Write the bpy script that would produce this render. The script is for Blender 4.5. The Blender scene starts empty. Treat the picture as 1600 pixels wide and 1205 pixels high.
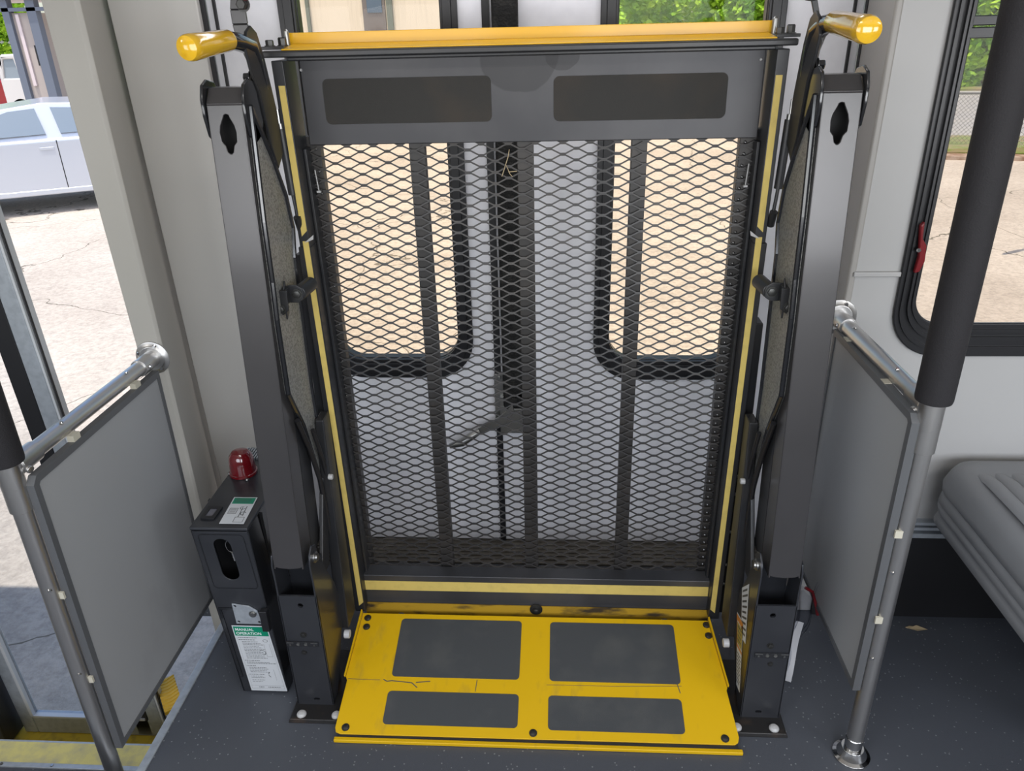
import bpy, bmesh, math, random
from mathutils import Vector, Matrix
random.seed(7)
scene = bpy.context.scene
col = scene.collection
PI = math.pi

# ------------------------------------------------------------------ camera
f_px = 1200.0
def _n(v): return Vector(v).normalized()
_down = _n((67.0, 2562.0, f_px))
_vx = -19300.0
_vy = -(_down.x * _vx + _down.z * f_px) / _down.y
_X = -_n((_vx, _vy, f_px)); _Z = -_down; _Y = _Z.cross(_X)
R3 = Matrix((_X, _Y, _Z))
right = R3 @ Vector((1, 0, 0)); up = R3 @ Vector((0, -1, 0)); back = R3 @ Vector((0, 0, -1))
M = Matrix((right, up, back)).transposed().to_4x4()
M.translation = Vector((0.06, -1.3, 1.5))
cam_d = bpy.data.cameras.new('camera'); cam = bpy.data.objects.new('camera', cam_d); col.objects.link(cam)
cam_d.sensor_width = 36; cam_d.lens = 27.0; cam_d.clip_start = 0.02; cam_d.clip_end = 300
cam.matrix_world = M
scene.camera = cam

# ------------------------------------------------------------------ light
scene.view_settings.view_transform = 'Standard'; scene.view_settings.look = 'None'
scene.view_settings.gamma = 1; scene.view_settings.use_curve_mapping = False
scene.view_settings.exposure = 0.0
w = bpy.data.worlds.new('world'); scene.world = w; w.use_nodes = True
wn = w.node_tree.nodes; wl = w.node_tree.links
sky = wn.new('ShaderNodeTexSky'); sky.sky_type = 'NISHITA'; sky.sun_disc = False
sky.sun_elevation = math.radians(62); sky.sun_rotation = math.radians(180); sky.air_density = 1.0; sky.dust_density = 2.0
wn['Background'].inputs[1].default_value = 0.28
wl.new(sky.outputs[0], wn['Background'].inputs[0])
sun_d = bpy.data.lights.new('sun', 'SUN'); sun_d.energy = 4.6; sun_d.angle = math.radians(0.6); sun_d.color = (1, .94, .84)
sun = bpy.data.objects.new('sun', sun_d); col.objects.link(sun)
sun.rotation_euler = Vector((-0.06, -0.19, 1.0)).to_track_quat('Z', 'Y').to_euler()
def area(name, loc, target, sx, sy, power, colr=(1, 1, 1)):
    d = bpy.data.lights.new(name, 'AREA'); d.shape = 'RECTANGLE'; d.size = sx; d.size_y = sy; d.energy = power; d.color = colr
    o = bpy.data.objects.new(name, d); col.objects.link(o); o.location = loc
    o.rotation_euler = (Vector(loc) - Vector(target)).to_track_quat('Z', 'Y').to_euler()
    return o
# daylight through the windows of the far side of the bus, behind the camera
for i, x in enumerate((-2.6, -0.9, 0.8, 2.5)):
    area('window_daylight', (x, -1.93, 1.25), (x, 0.5, 0.75), 1.3, .75, (12, 14, 25, 25)[i], (.94, .965, 1))
# unseen fill lamps added under the ceiling to brighten the interior
for x in (-2.4, -.2, 2.0):
    area('ceiling_fill', (x, -0.85, 1.91), (x, -0.85, 0), .9, .16, 7, (1, .97, .92))
# unseen fill lamp added above the lift doorway to brighten the doors
area('door_fill_light', (0, .50, 1.84), (0, .66, .6), 1.1, .10, 2.4, (1, .98, 1))

# ------------------------------------------------------------------ helpers
def tag(o, label=None, cat=None, group=None, kind=None):
    if label: o['label'] = label
    if cat: o['category'] = cat
    if group: o['group'] = group
    if kind: o['kind'] = kind
    return o
def empty(name, loc=(0, 0, 0), label=None, cat=None, group=None):
    o = bpy.data.objects.new(name, None); col.objects.link(o); o.location = loc; o.empty_display_size = .05
    return tag(o, label, cat, group)

class MB:
    def __init__(s): s.bm = bmesh.new(); s.mi = 0
    def _f(s, vs):
        try:
            fc = s.bm.faces.new(vs); fc.material_index = s.mi; return fc
        except ValueError: return None
    def hexa(s, p):   # 8 points: bottom 4 (ccw), top 4
        v = [s.bm.verts.new(q) for q in p]
        for i in ((0, 3, 2, 1), (4, 5, 6, 7), (0, 1, 5, 4), (1, 2, 6, 5), (2, 3, 7, 6), (3, 0, 4, 7)): s._f([v[k] for k in i])
        return s
    def box(s, x0, x1, y0, y1, z0, z1):
        return s.hexa([(x0, y0, z0), (x1, y0, z0), (x1, y1, z0), (x0, y1, z0), (x0, y0, z1), (x1, y0, z1), (x1, y1, z1), (x0, y1, z1)])
    def sweep(s, pts, r, seg=14, caps=True, prof=None):
        pts = [Vector(p) for p in pts]; n = len(pts)
        rs = r if isinstance(r, (list, tuple)) else [r] * n
        t0 = (pts[1] - pts[0]).normalized()
        a = Vector((0, 0, 1)) if abs(t0.z) < .9 else Vector((1, 0, 0))
        u = t0.cross(a).normalized(); rings = []
        for i in range(n):
            t = (pts[min(i + 1, n - 1)] - pts[max(i - 1, 0)]).normalized()
            u = (u - t * u.dot(t)).normalized(); v = t.cross(u)
            if prof: ring = [pts[i] + u * (a_ * rs[i]) + v * (b_ * rs[i]) for a_, b_ in prof]
            else: ring = [pts[i] + (u * math.cos(2 * PI * k / seg) + v * math.sin(2 * PI * k / seg)) * rs[i] for k in range(seg)]
            rings.append([s.bm.verts.new(q) for q in ring])
        m = len(rings[0])
        for i in range(n - 1):
            for k in range(m): s._f([rings[i][k], rings[i][(k + 1) % m], rings[i + 1][(k + 1) % m], rings[i + 1][k]])
        if caps: s._f(rings[0][::-1]); s._f(rings[-1])
        return s
    def cyl(s, a, b, r, seg=20, r2=None): return s.sweep([a, b], [r, r if r2 is None else r2], seg)
    def lathe(s, base, axis, prof, seg=24):   # prof: (distance along axis, radius)
        axis = Vector(axis).normalized(); base = Vector(base)
        a = Vector((0, 0, 1)) if abs(axis.z) < .9 else Vector((1, 0, 0))
        u = axis.cross(a).normalized(); v = axis.cross(u); rings = []
        for d, r in prof:
            r = max(r, 1e-5)
            rings.append([s.bm.verts.new(base + axis * d + (u * math.cos(2 * PI * k / seg) + v * math.sin(2 * PI * k / seg)) * r) for k in range(seg)])
        for i in range(len(rings) - 1):
            for k in range(seg): s._f([rings[i][k], rings[i][(k + 1) % seg], rings[i + 1][(k + 1) % seg], rings[i + 1][k]])
        s._f(rings[0][::-1]); s._f(rings[-1])
        return s
    def plate(s, outer, holes, O, U, V, t):   # 2-D outline with holes in the plane (O,U,V), extruded by vector t
        O, U, V, t = Vector(O), Vector(U), Vector(V), Vector(t)
        b = bmesh.new(); es = []
        for loop in [outer] + list(holes):
            vs = [b.verts.new(O + U * p[0] + V * p[1]) for p in loop]
            for i in range(len(vs)): es.append(b.edges.new((vs[i], vs[(i + 1) % len(vs)])))
        bmesh.ops.triangle_fill(b, use_beauty=True, use_dissolve=False, edges=es)
        bmesh.ops.dissolve_limit(b, angle_limit=.001, verts=b.verts[:], edges=b.edges[:]) if not holes else None
        r = bmesh.ops.extrude_face_region(b, geom=b.faces[:])
        bmesh.ops.translate(b, vec=t, verts=[e for e in r['geom'] if isinstance(e, bmesh.types.BMVert)])
        for fc in b.faces: fc.material_index = s.mi
        bmesh.ops.recalc_face_normals(b, faces=b.faces[:])
        m = bpy.data.meshes.new('tmp'); b.to_mesh(m); b.free(); s.bm.from_mesh(m); bpy.data.meshes.remove(m)
        return s
    def grid(s, P):   # rows of points
        vv = [[s.bm.verts.new(p) for p in row] for row in P]
        for i in range(len(vv) - 1):
            for j in range(len(vv[0]) - 1): s._f([vv[i][j], vv[i][j + 1], vv[i + 1][j + 1], vv[i + 1][j]])
        return s
    def build(s, name, mats, parent=None, bevel=0, seg=2, sharp=32, recalc=True, label=None, kind=None, split=False):
        if split:    # every separate piece becomes an object of its own
            seen = set(); out = []
            s.bm.verts.ensure_lookup_table()
            for v0 in s.bm.verts:
                if v0 in seen: continue
                st_ = [v0]; seen.add(v0); isl = []
                while st_:
                    v = st_.pop(); isl.append(v)
                    for e in v.link_edges:
                        q = e.other_vert(v)
                        if q not in seen: seen.add(q); st_.append(q)
                nb = MB(); mp = {v: nb.bm.verts.new(v.co) for v in isl}
                for fc in {f for v in isl for f in v.link_faces}:
                    nf = nb.bm.faces.new([mp[v] for v in fc.verts]); nf.material_index = fc.material_index
                out.append(nb.build(name, mats, parent, bevel, seg, sharp, recalc, label, kind))
            s.bm.free(); return out[0]
        if not isinstance(mats, (list, tuple)): mats = [mats]
        bm = s.bm
        if recalc: bmesh.ops.recalc_face_normals(bm, faces=bm.faces[:])
        lim = math.radians(sharp)
        for fc in bm.faces: fc.smooth = True
        for e in bm.edges:
            if len(e.link_faces) != 2 or e.calc_face_angle(0) > lim: e.smooth = False
        me = bpy.data.meshes.new(name); bm.to_mesh(me); bm.free()
        for m in mats: me.materials.append(m)
        o = bpy.data.objects.new(name, me); col.objects.link(o)
        if parent is not None:
            o.parent = parent
            off = parent; base = Vector((0, 0, 0))
            while off is not None: base = base + off.location; off = off.parent
            me.transform(Matrix.Translation(-base))
        if bevel:
            md = o.modifiers.new('bevel', 'BEVEL'); md.width = bevel; md.segments = seg; md.limit_method = 'ANGLE'; md.angle_limit = math.radians(40)
            md.harden_normals = True
        if label: o['label'] = label
        if kind: o['kind'] = kind
        return o

def rrect(x0, x1, y0, y1, r, n=7):
    pts = []
    for cx, cy, a0 in ((x1 - r, y1 - r, 0), (x0 + r, y1 - r, PI / 2), (x0 + r, y0 + r, PI), (x1 - r, y0 + r, 3 * PI / 2)):
        for k in range(n + 1):
            a = a0 + PI / 2 * k / n; pts.append((cx + r * math.cos(a), cy + r * math.sin(a)))
    return pts
def circ(cx, cy, r, n=16): return [(cx + r * math.cos(2 * PI * k / n), cy + r * math.sin(2 * PI * k / n)) for k in range(n)]

# ------------------------------------------------------------------ materials
def mat(name, base, rough=.5, metal=0., spec=.5, noise=None, bump=None, coat=0., trans=0.):
    m = bpy.data.materials.new(name); m.use_nodes = True
    nt = m.node_tree; N = nt.nodes; L = nt.links; b = N['Principled BSDF']
    b.inputs['Base Color'].default_value = (*base, 1); b.inputs['Roughness'].default_value = rough
    b.inputs['Metallic'].default_value = metal; b.inputs['Specular IOR Level'].default_value = spec
    b.inputs['Coat Weight'].default_value = coat; b.inputs['Coat Roughness'].default_value = .12
    b.inputs['Transmission Weight'].default_value = trans
    tc = N.new('ShaderNodeTexCoord')
    if noise:
        sc, c2, lo, hi = noise[:4]; stretch = noise[4] if len(noise) > 4 else (1, 1, 1)
        mp = N.new('ShaderNodeMapping'); mp.inputs['Scale'].default_value = stretch
        L.new(tc.outputs['Object'], mp.inputs[0])
        nz = N.new('ShaderNodeTexNoise'); nz.inputs['Scale'].default_value = sc; nz.inputs['Detail'].default_value = 6
        L.new(mp.outputs[0], nz.inputs['Vector'])
        rp = N.new('ShaderNodeMapRange'); rp.inputs[1].default_value = lo; rp.inputs[2].default_value = hi
        L.new(nz.outputs[0], rp.inputs[0])
        mx = N.new('ShaderNodeMix'); mx.data_type = 'RGBA'; mx.inputs[6].default_value = (*base, 1); mx.inputs[7].default_value = (*c2, 1)
        L.new(rp.outputs[0], mx.inputs[0]); L.new(mx.outputs[2], b.inputs['Base Color'])
    if bump:
        sc, st, di = bump
        nz = N.new('ShaderNodeTexNoise'); nz.inputs['Scale'].default_value = sc; nz.inputs['Detail'].default_value = 3
        L.new(tc.outputs['Object'], nz.inputs['Vector'])
        bp = N.new('ShaderNodeBump'); bp.inputs['Strength'].default_value = st; bp.inputs['Distance'].default_value = di
        L.new(nz.outputs[0], bp.inputs['Height']); L.new(bp.outputs[0], b.inputs['Normal'])
    return m
def glass_mat(name, tint, gloss=.06):
    m = bpy.data.materials.new(name); m.use_nodes = True; N = m.node_tree.nodes; L = m.node_tree.links
    N.remove(N['Principled BSDF'])
    tr = N.new('ShaderNodeBsdfTransparent'); tr.inputs[0].default_value = (*tint, 1)
    gl = N.new('ShaderNodeBsdfGlossy'); gl.inputs['Roughness'].default_value = .02; gl.inputs[0].default_value = (.3, .3, .3, 1)
    fr = N.new('ShaderNodeFresnel'); fr.inputs[0].default_value = 1.45
    ge = N.new('ShaderNodeNewGeometry'); iv = N.new('ShaderNodeMath'); iv.operation = 'SUBTRACT'; iv.inputs[0].default_value = 1; L.new(ge.outputs['Backfacing'], iv.inputs[1])
    mu = N.new('ShaderNodeMath'); mu.operation = 'MULTIPLY'; L.new(fr.outputs[0], mu.inputs[0]); L.new(iv.outputs[0], mu.inputs[1])
    mx = N.new('ShaderNodeMixShader'); L.new(mu.outputs[0], mx.inputs[0]); L.new(tr.outputs[0], mx.inputs[1]); L.new(gl.outputs[0], mx.inputs[2])
    L.new(mx.outputs[0], N['Material Output'].inputs[0]); return m

m_arm = mat('grey_arm_paint', (.052, .050, .052), .3, .35, .5, (3, (.068, .065, .067), .35, .7), (700, .12, .0004), coat=.25)
m_post = mat('dark_post_paint', (.030, .032, .038), .32, .3, .5, (6, (.042, .044, .05), .4, .7), (600, .1, .0004), coat=.3)
m_gloss = mat('gloss_black_paint', (.018, .019, .022), .16, .2, .5, coat=.6)
m_speck = mat('speckled_grey_paint', (.30, .30, .285), .42, .3, .5, (260, (.15, .15, .145), .45, .6), (300, .3, .0008))
m_black = mat('black_paint', (.020, .021, .024), .38, .1, .5, (9, (.032, .030, .028), .45, .75))
m_plate = mat('worn_grey_plate', (.050, .051, .056), .40, .45, .5, (4, (.085, .085, .09), .38, .68, (1.2, 1, 1)), (90, .06, .0006))
m_pad = mat('non_skid_pad', (.030, .029, .027), .75, 0, .35, (7, (.047, .038, .030), .45, .8), (900, .8, .0006))
m_padf = mat('non_skid_pad_lower', (.052, .056, .060), .75, 0, .35, (11, (.080, .082, .080), .5, .85), (900, .8, .0006))
m_mesh = mat('dark_steel_mesh', (.030, .028, .028), .4, .3, .5, (12, (.045, .04, .036), .45, .7))
m_bar = mat('mesh_back_bar', (.030, .028, .027), .45, .2, .5, (10, (.046, .04, .036), .45, .7))
m_yel = mat('yellow_paint', (.74, .42, .008), .32, 0, .5, (5, (.60, .33, .010), .5, .8), coat=.2)
m_yelw = mat('worn_yellow_paint', (.64, .39, .003), .42, 0, .45, (9, (.42, .27, .03), .60, .85, (3, 1, 1)), (200, .08, .0005))
m_yeld = mat('dirty_yellow_paint', (.42, .25, .02), .5, 0, .4, (18, (.05, .035, .02), .52, .68, (.6, 1, 2)))
m_grip = mat('yellow_vinyl_grip', (.72, .43, .02), .1, 0, .6, (60, (.66, .37, .015), .5, .7), (140, .12, .0015), coat=.6)
m_tape = mat('yellow_tape', (.60, .46, .13), .55, 0, .4, (40, (.50, .38, .11), .5, .8))
m_steel = mat('brushed_steel', (.60, .59, .58), .36, 1., .5, (6, (.54, .53, .52), .4, .7, (1, 1, .2)))
m_chrome = mat('chrome', (.62, .62, .62), .14, 1.)
m_zinc = mat('zinc_bolt', (.34, .34, .33), .35, 1.)
m_dkbolt = mat('dark_bolt', (.07, .07, .068), .4, .8)
m_alu = mat('aluminium_trim', (.46, .50, .54), .38, .5, .5, (60, (.38, .41, .45), .4, .7))
m_panel = mat('grey_panel', (.31, .315, .32), .42, 0, .45, (5, (.26, .263, .265), .62, .80, (1, 1, .6)), (900, .08, .0004))
m_panele = mat('dark_panel_edge', (.10, .103, .108), .4, .1)
m_wall = mat('cream_wall', (.60, .585, .555), .42, 0, .45, (1.5, (.57, .56, .54), .4, .7), (500, .04, .0004))
m_col = mat('warm_grey_column', (.40, .385, .35), .38, 0, .45, (1.5, (.38, .365, .335), .4, .7), (500, .04, .0004))
m_jamb = mat('warm_grey_jamb', (.34, .325, .305), .38, 0, .45, None, (500, .04, .0004))
m_wallr = mat('white_wall_panel', (.42, .415, .41), .4, 0, .45, (1.5, (.40, .395, .39), .4, .7), (500, .04, .0004))
m_door = mat('white_door_skin', (.78, .78, .82), .45, 0, .4, (30, (.72, .72, .76), .4, .75), (260, .1, .0006))
m_rub = mat('black_rubber', (.012, .012, .014), .45, 0, .45)
m_frame = mat('black_window_frame', (.014, .014, .016), .33, .1, .5)
m_foam = mat('black_foam', (.020, .019, .021), .7, 0, .25, None, (420, .7, .0012))
m_bellow = mat('black_padding', (.012, .012, .012), .8, 0, .3, (60, (.028, .027, .025), .45, .7), (180, .8, .004))
m_floor = mat('speckled_vinyl_floor', (.066, .072, .086), .42, 0, .45, None, (420, .45, .0008))
m_seat = mat('grey_vinyl_seat', (.20, .205, .215), .42, 0, .45, None, (700, .2, .0004))
m_red = mat('red_lens', (.15, .004, .008), .12, 0, .6, coat=.8, trans=.15)
m_redp = mat('red_plastic', (.16, .008, .012), .25, 0, .5)
m_white = mat('white_sticker', (.56, .58, .60), .4)
m_wplast = mat('white_plastic', (.42, .42, .42), .4)
m_green = mat('green_print', (.0, .22, .12), .4)
m_ink = mat('dark_print', (.07, .075, .08), .5)
m_wink = mat('white_print', (.75, .80, .78), .5)
m_orange = mat('orange_print', (.55, .20, .04), .5)
m_lamy = mat('olive_print', (.35, .27, .06), .5)
m_cavity = mat('cavity_shade', (.006, .006, .007), .6)  # near-black: the shade inside hollow parts is put into the colour
m_nose = mat('worn_yellow_nosing', (.62, .55, .20), .6, 0, .4, (28, (.42, .38, .22), .42, .72), (300, .4, .001))
m_nose2 = mat('yellow_tread', (.50, .36, .03), .5, 0, .4, (30, (.22, .17, .04), .5, .8))
m_belt = mat('maroon_webbing', (.06, .012, .016), .7, 0, .3, None, (600, .5, .0005))
m_bag = glass_mat('clear_plastic_bag', (.86, .87, .90))
m_paper = mat('paper', (.60, .60, .62), .6)
m_straw = mat('dry_grass', (.42, .33, .2), .7)
m_glassL = glass_mat('warm_tinted_glass', (.99, .93, .83))
m_glassR = glass_mat('grey_tinted_glass', (.90, .86, .80))
m_glassC = glass_mat('clear_glass', (.96, .97, .98))

# floor: light flecks
def add_flecks(m, base, c2, scale, thr):
    nt = m.node_tree; N = nt.nodes; L = nt.links; b = N['Principled BSDF']
    tc = N.new('ShaderNodeTexCoord'); vo = N.new('ShaderNodeTexVoronoi'); vo.inputs['Scale'].default_value = scale
    L.new(tc.outputs['Object'], vo.inputs['Vector'])
    lt = N.new('ShaderNodeMath'); lt.operation = 'LESS_THAN'; lt.inputs[1].default_value = thr; L.new(vo.outputs['Distance'], lt.inputs[0])
    sp = N.new('ShaderNodeSeparateColor'); L.new(vo.outputs['Color'], sp.inputs[0])
    g2 = N.new('ShaderNodeMath'); g2.operation = 'GREATER_THAN'; g2.inputs[1].default_value = .62; L.new(sp.outputs[0], g2.inputs[0])
    mu = N.new('ShaderNodeMath'); mu.operation = 'MULTIPLY'; L.new(lt.outputs[0], mu.inputs[0]); L.new(g2.outputs[0], mu.inputs[1])
    mx = N.new('ShaderNodeMix'); mx.data_type = 'RGBA'; mx.inputs[6].default_value = (*base, 1); mx.inputs[7].default_value = (*c2, 1)
    L.new(mu.outputs[0], mx.inputs[0]); L.new(mx.outputs[2], b.inputs['Base Color'])
add_flecks(m_floor, (.066, .072, .086), (.20, .21, .22), 95, .17)

# concrete ground with cracks
m_conc = bpy.data.materials.new('concrete_lot'); m_conc.use_nodes = True
nt = m_conc.node_tree; N = nt.nodes; L = nt.links; b = N['Principled BSDF']; b.inputs['Roughness'].default_value = .85
tc = N.new('ShaderNodeTexCoord')
n1 = N.new('ShaderNodeTexNoise'); n1.inputs['Scale'].default_value = .7; n1.inputs['Detail'].default_value = 8
n2 = N.new('ShaderNodeTexNoise'); n2.inputs['Scale'].default_value = 26; n2.inputs['Detail'].default_value = 6; n2.inputs['Roughness'].default_value = .7
L.new(tc.outputs['Object'], n1.inputs['Vector']); L.new(tc.outputs['Object'], n2.inputs['Vector'])
c1 = N.new('ShaderNodeValToRGB'); c1.color_ramp.elements[0].position = .3; c1.color_ramp.elements[0].color = (.46, .405, .35, 1)
c1.color_ramp.elements[1].position = .7; c1.color_ramp.elements[1].color = (.60, .54, .475, 1); L.new(n1.outputs[0], c1.inputs[0])
c2 = N.new('ShaderNodeValToRGB'); c2.color_ramp.elements[0].position = .35; c2.color_ramp.elements[0].color = (.62, .62, .62, 1)
c2.color_ramp.elements[1].position = .6; c2.color_ramp.elements[1].color = (1, 1, 1, 1); L.new(n2.outputs[0], c2.inputs[0])
mx = N.new('ShaderNodeMix'); mx.data_type = 'RGBA'; mx.blend_type = 'MULTIPLY'; mx.inputs[0].default_value = .8
L.new(c1.outputs[0], mx.inputs[6]); L.new(c2.outputs[0], mx.inputs[7])
wz = N.new('ShaderNodeTexNoise'); wz.inputs['Scale'].default_value = 1.6; wz.inputs['Detail'].default_value = 5; L.new(tc.outputs['Object'], wz.inputs['Vector'])
ad = N.new('ShaderNodeMixRGB'); ad.blend_type = 'ADD'; ad.inputs[0].default_value = .55; L.new(tc.outputs['Object'], ad.inputs[1]); L.new(wz.outputs['Color'], ad.inputs[2])
vo = N.new('ShaderNodeTexVoronoi'); vo.feature = 'DISTANCE_TO_EDGE'; vo.inputs['Scale'].default_value = .3; L.new(ad.outputs[0], vo.inputs['Vector'])
lt = N.new('ShaderNodeMath'); lt.operation = 'LESS_THAN'; lt.inputs[1].default_value = .0018; L.new(vo.outputs['Distance'], lt.inputs[0])
mx2 = N.new('ShaderNodeMix'); mx2.data_type = 'RGBA'; mx2.inputs[7].default_value = (.17, .15, .12, 1)
L.new(lt.outputs[0], mx2.inputs[0]); L.new(mx.outputs[2], mx2.inputs[6]); L.new(mx2.outputs[2], b.inputs['Base Color'])
bp = N.new('ShaderNodeBump'); bp.inputs['Strength'].default_value = .5; bp.inputs['Distance'].default_value = .02; L.new(n2.outputs[0], bp.inputs['Height']); L.new(bp.outputs[0], b.inputs['Normal'])

def struct(name, mb, m, **k):
    o = mb.build(name, m, kind='structure', **k); return o

# ================================================================== outside ground
GZ = -0.75
struct('ground', MB().box(-60, 60, -40, 70, GZ - .2, GZ), m_conc)
m_road = mat('asphalt_road', (.27, .265, .27), .8, 0, .3, (.5, (.33, .32, .31), .4, .6), (60, .3, .01))
m_grass = mat('grass_verge', (.20, .25, .06), .9, 0, .2, (2.5, (.30, .24, .13), .45, .6), (60, .8, .05))
def strip(name, y0, y1, z, m, x0=4.6, x1=55, slope=-.95):
    # bands that run obliquely past the lot
    c = math.cos(math.radians(-12)); s_ = math.sin(math.radians(-12))
    P = []
    for zz in (GZ - .05, z):
        for (x, y) in ((x0, y0), (x1, y0), (x1, y1), (x0, y1)):
            X = 7 + (x - 7) * c - (y - 12.6) * s_; Y = 12.6 + (x - 7) * s_ + (y - 12.6) * c
            P.append((X, Y, zz))
    return MB().hexa(P)
struct('curb', strip('curb', 12.55, 12.9, GZ + .06, m_conc, x0=4.6), mat('curb_concrete', (.42, .33, .27), .9, 0, .3, (5, (.25, .16, .11), .4, .6)))
struct('ground_verge', strip('g', 12.9, 15.2, GZ + .08, m_grass, x0=4.6), m_grass)
struct('road', strip('r', 15.2, 26.5, GZ + .04, m_road, x0=4.6), m_road)
struct('ground_bank', strip('g', 26.5, 60, GZ + .1, m_grass, x0=-2), m_grass)

# ================================================================== bus shell
struct('floor', MB().box(-.885, 4.5, -2, .44, -.05, 0).box(-1.03, -.86, .40, .66, -.05, 0).box(-4.5, -.885, -2, -.33, -.05, 0).box(-.86, .77, .44, .60, -.05, 0), m_floor)
struct('ceiling', MB().box(-4.5, 4.5, -2.02, .8, 1.95, 2.05), m_wall)
# rear side wall with window openings
holes = [rrect(x - .65, x + .65, .88, 1.66, .1) for x in (-2.6, -.9, .8, 2.5)]
struct('wall_back', MB().plate([(-4.5, -.35), (4.5, -.35), (4.5, 1.95), (-4.5, 1.95)], holes, (0, -2, 0), (1, 0, 0), (0, 0, 1), (0, -.06, 0)), m_wallr)
struct('wall_front_end', MB().box(-4.56, -4.5, -2, .8, -.35, 1.95), m_wall)
struct('wall_rear_end', MB().box(4.5, 4.56, -2, .8, -.35, 1.95), m_wall)
# wall right of the lift, with the side window opening
struct('wall_right', MB().plate([(.718, 0), (4.5, 0), (4.5, 1.95), (.726, 1.95)], [rrect(.845, 2.55, .80, 1.80, .09)], (0, .42, 0), (1, 0, 0), (0, 0, 1), (0, .05, 0)), m_wallr, bevel=.004)
struct('wall_right_outer', MB().plate([(.77, -.35), (4.5, -.35), (4.5, 2.0), (.77, 2.0)], [rrect(.855, 2.54, .81, 1.79, .09)], (0, .47, 0), (1, 0, 0), (0, 0, 1), (0, .03, 0)), m_wallr)
struct('trim_1', MB().box(.72, .826, .412, .424, .968, .980), m_wallr, bevel=.003)      # seam moulding
struct('baseboard_right', MB().box(.76, 4.5, .405, .43, 0, .27), m_rub)
struct('trim_2', MB().box(.76, 4.5, .395, .425, .27, .283).box(.76, 4.5, .40, .425, .290, .299).box(.76, 4.5, .40, .425, .306, .314), m_alu)
# jambs around the lift doorway
def prism(pts, z0, z1, top=None):
    n = len(pts); mb = MB(); top = top or pts
    a = [mb.bm.verts.new((x, y, z0)) for x, y in pts]; b_ = [mb.bm.verts.new((x, y, z1)) for x, y in top]
    mb._f(a[::-1]); mb._f(b_)
    for i in range(n): mb._f([a[i], a[(i + 1) % n], b_[(i + 1) % n], b_[i]])
    return mb
struct('trim_3', prism([(.702, .418), (.709, .416), (.724, .419), (.726, .44), (.80, .44), (.80, .76), (.762, .76), (.752, .70)], 0, 1.95, [(.716, .418), (.722, .416), (.733, .419), (.735, .44), (.81, .44), (.81, .76), (.772, .76), (.762, .70)]), m_jamb, bevel=.006)
struct('trim_4', prism([(-.937, .38), (-.902, .38), (-.898, .384), (-.985, .66), (-.985, .76), (-.99, .76)], -.5, 1.95,
       [(-1.0, .38), (-.925, .38), (-.915, .388), (-1.02, .66), (-1.02, .76), (-1.03, .76)]), m_col, bevel=.012, seg=4)
struct('trim_12', prism([(-.975, .655), (-.792, .68), (-.792, .76), (-.975, .76)], 0, 1.95, [(-1.01, .655), (-.80, .68), (-.80, .76), (-1.01, .76)]), m_wall, bevel=.004)
# header and sill of the lift doorway
struct('trim_5', MB().box(-.80, .762, .60, .80, 1.86, 1.95), m_wall)
m_sill = mat('brown_grey_sill', (.10, .09, .075), .6, .2, .4, (20, (.16, .15, .13), .45, .7))
mb = MB().box(-.845, .76, .60, .76, -.05, .006)
for k in range(7): mb.box(-.845, .76, .615 + k * .018, .621 + k * .018, .006, .010)
struct('trim_6', mb, m_sill)
# wall ahead of the entry door
struct('wall_left', MB().box(-4.5, -1.76, .38, .44, -.35, 1.95).box(-1.76, -1.0, .38, .44, 1.85, 1.95), m_wall)
# door gap seals
struct('trim_7', MB().box(-.800, -.791, .695, .71, 0, 1.86).box(-.772, -.766, .704, .712, 0, 1.86).box(.757, .764, .695, .71, 0, 1.86).box(.731, .737, .704, .712, 0, 1.86), m_rub)

# ------------------------------------------------------------------ lift doors
def lift_door(name, x0, x1, wx0, wx1, zb):
    root = struct(name, MB().plate([(x0, .012), (x1, .012), (x1, 1.855), (x0, 1.855)], [rrect(wx0 + .03, wx1 - .03, zb + .03, 1.77, .085)], (0, .712, 0), (1, 0, 0), (0, 0, 1), (0, .03, 0)), m_door, bevel=.003)
    mb = MB().plate(rrect(wx0, wx1, zb, 1.80, .115, 10), [rrect(wx0 + .042, wx1 - .042, zb + .058, 1.75, .072, 10)], (0, .711, 0), (1, 0, 0), (0, 0, 1), (0, -.012, 0))
    mb.plate(rrect(wx0 + .014, wx1 - .014, zb + .018, 1.785, .10, 10), [rrect(wx0 + .036, wx1 - .036, zb + .048, 1.76, .078, 10)], (0, .699, 0), (1, 0, 0), (0, 0, 1), (0, -.006, 0))
    mb.plate(rrect(wx0 + .030, wx1 - .030, zb + .04, 1.765, .085, 10), [rrect(wx0 + .044, wx1 - .044, zb + .06, 1.748, .07, 10)], (0, .711, 0), (1, 0, 0), (0, 0, 1), (0, .03, 0))
    mb.build('window_frame', m_frame, root, bevel=.002)
    MB().plate(rrect(wx0 + .04, wx1 - .04, zb + .05, 1.76, .07), [], (0, .722, 0), (1, 0, 0), (0, 0, 1), (0, .004, 0)).build('glass', m_glassL, root)
    return root
d1 = lift_door('door_1', -.791, -.121, -.613, -.184, .585)
d2 = lift_door('door_2', -.113, .757, .153, .580, .580)
# padded centre post on the meeting edge
MB().box(-.102, -.040, .672, .709, .50, 1.856).build('edge_padding', m_bellow, d2, bevel=.008, label='black rough padding on the meeting edge of the door')
MB().box(-.127, -.109, .706, .711, .012, 1.85).build('edge_seal', m_rub, d1)
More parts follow.
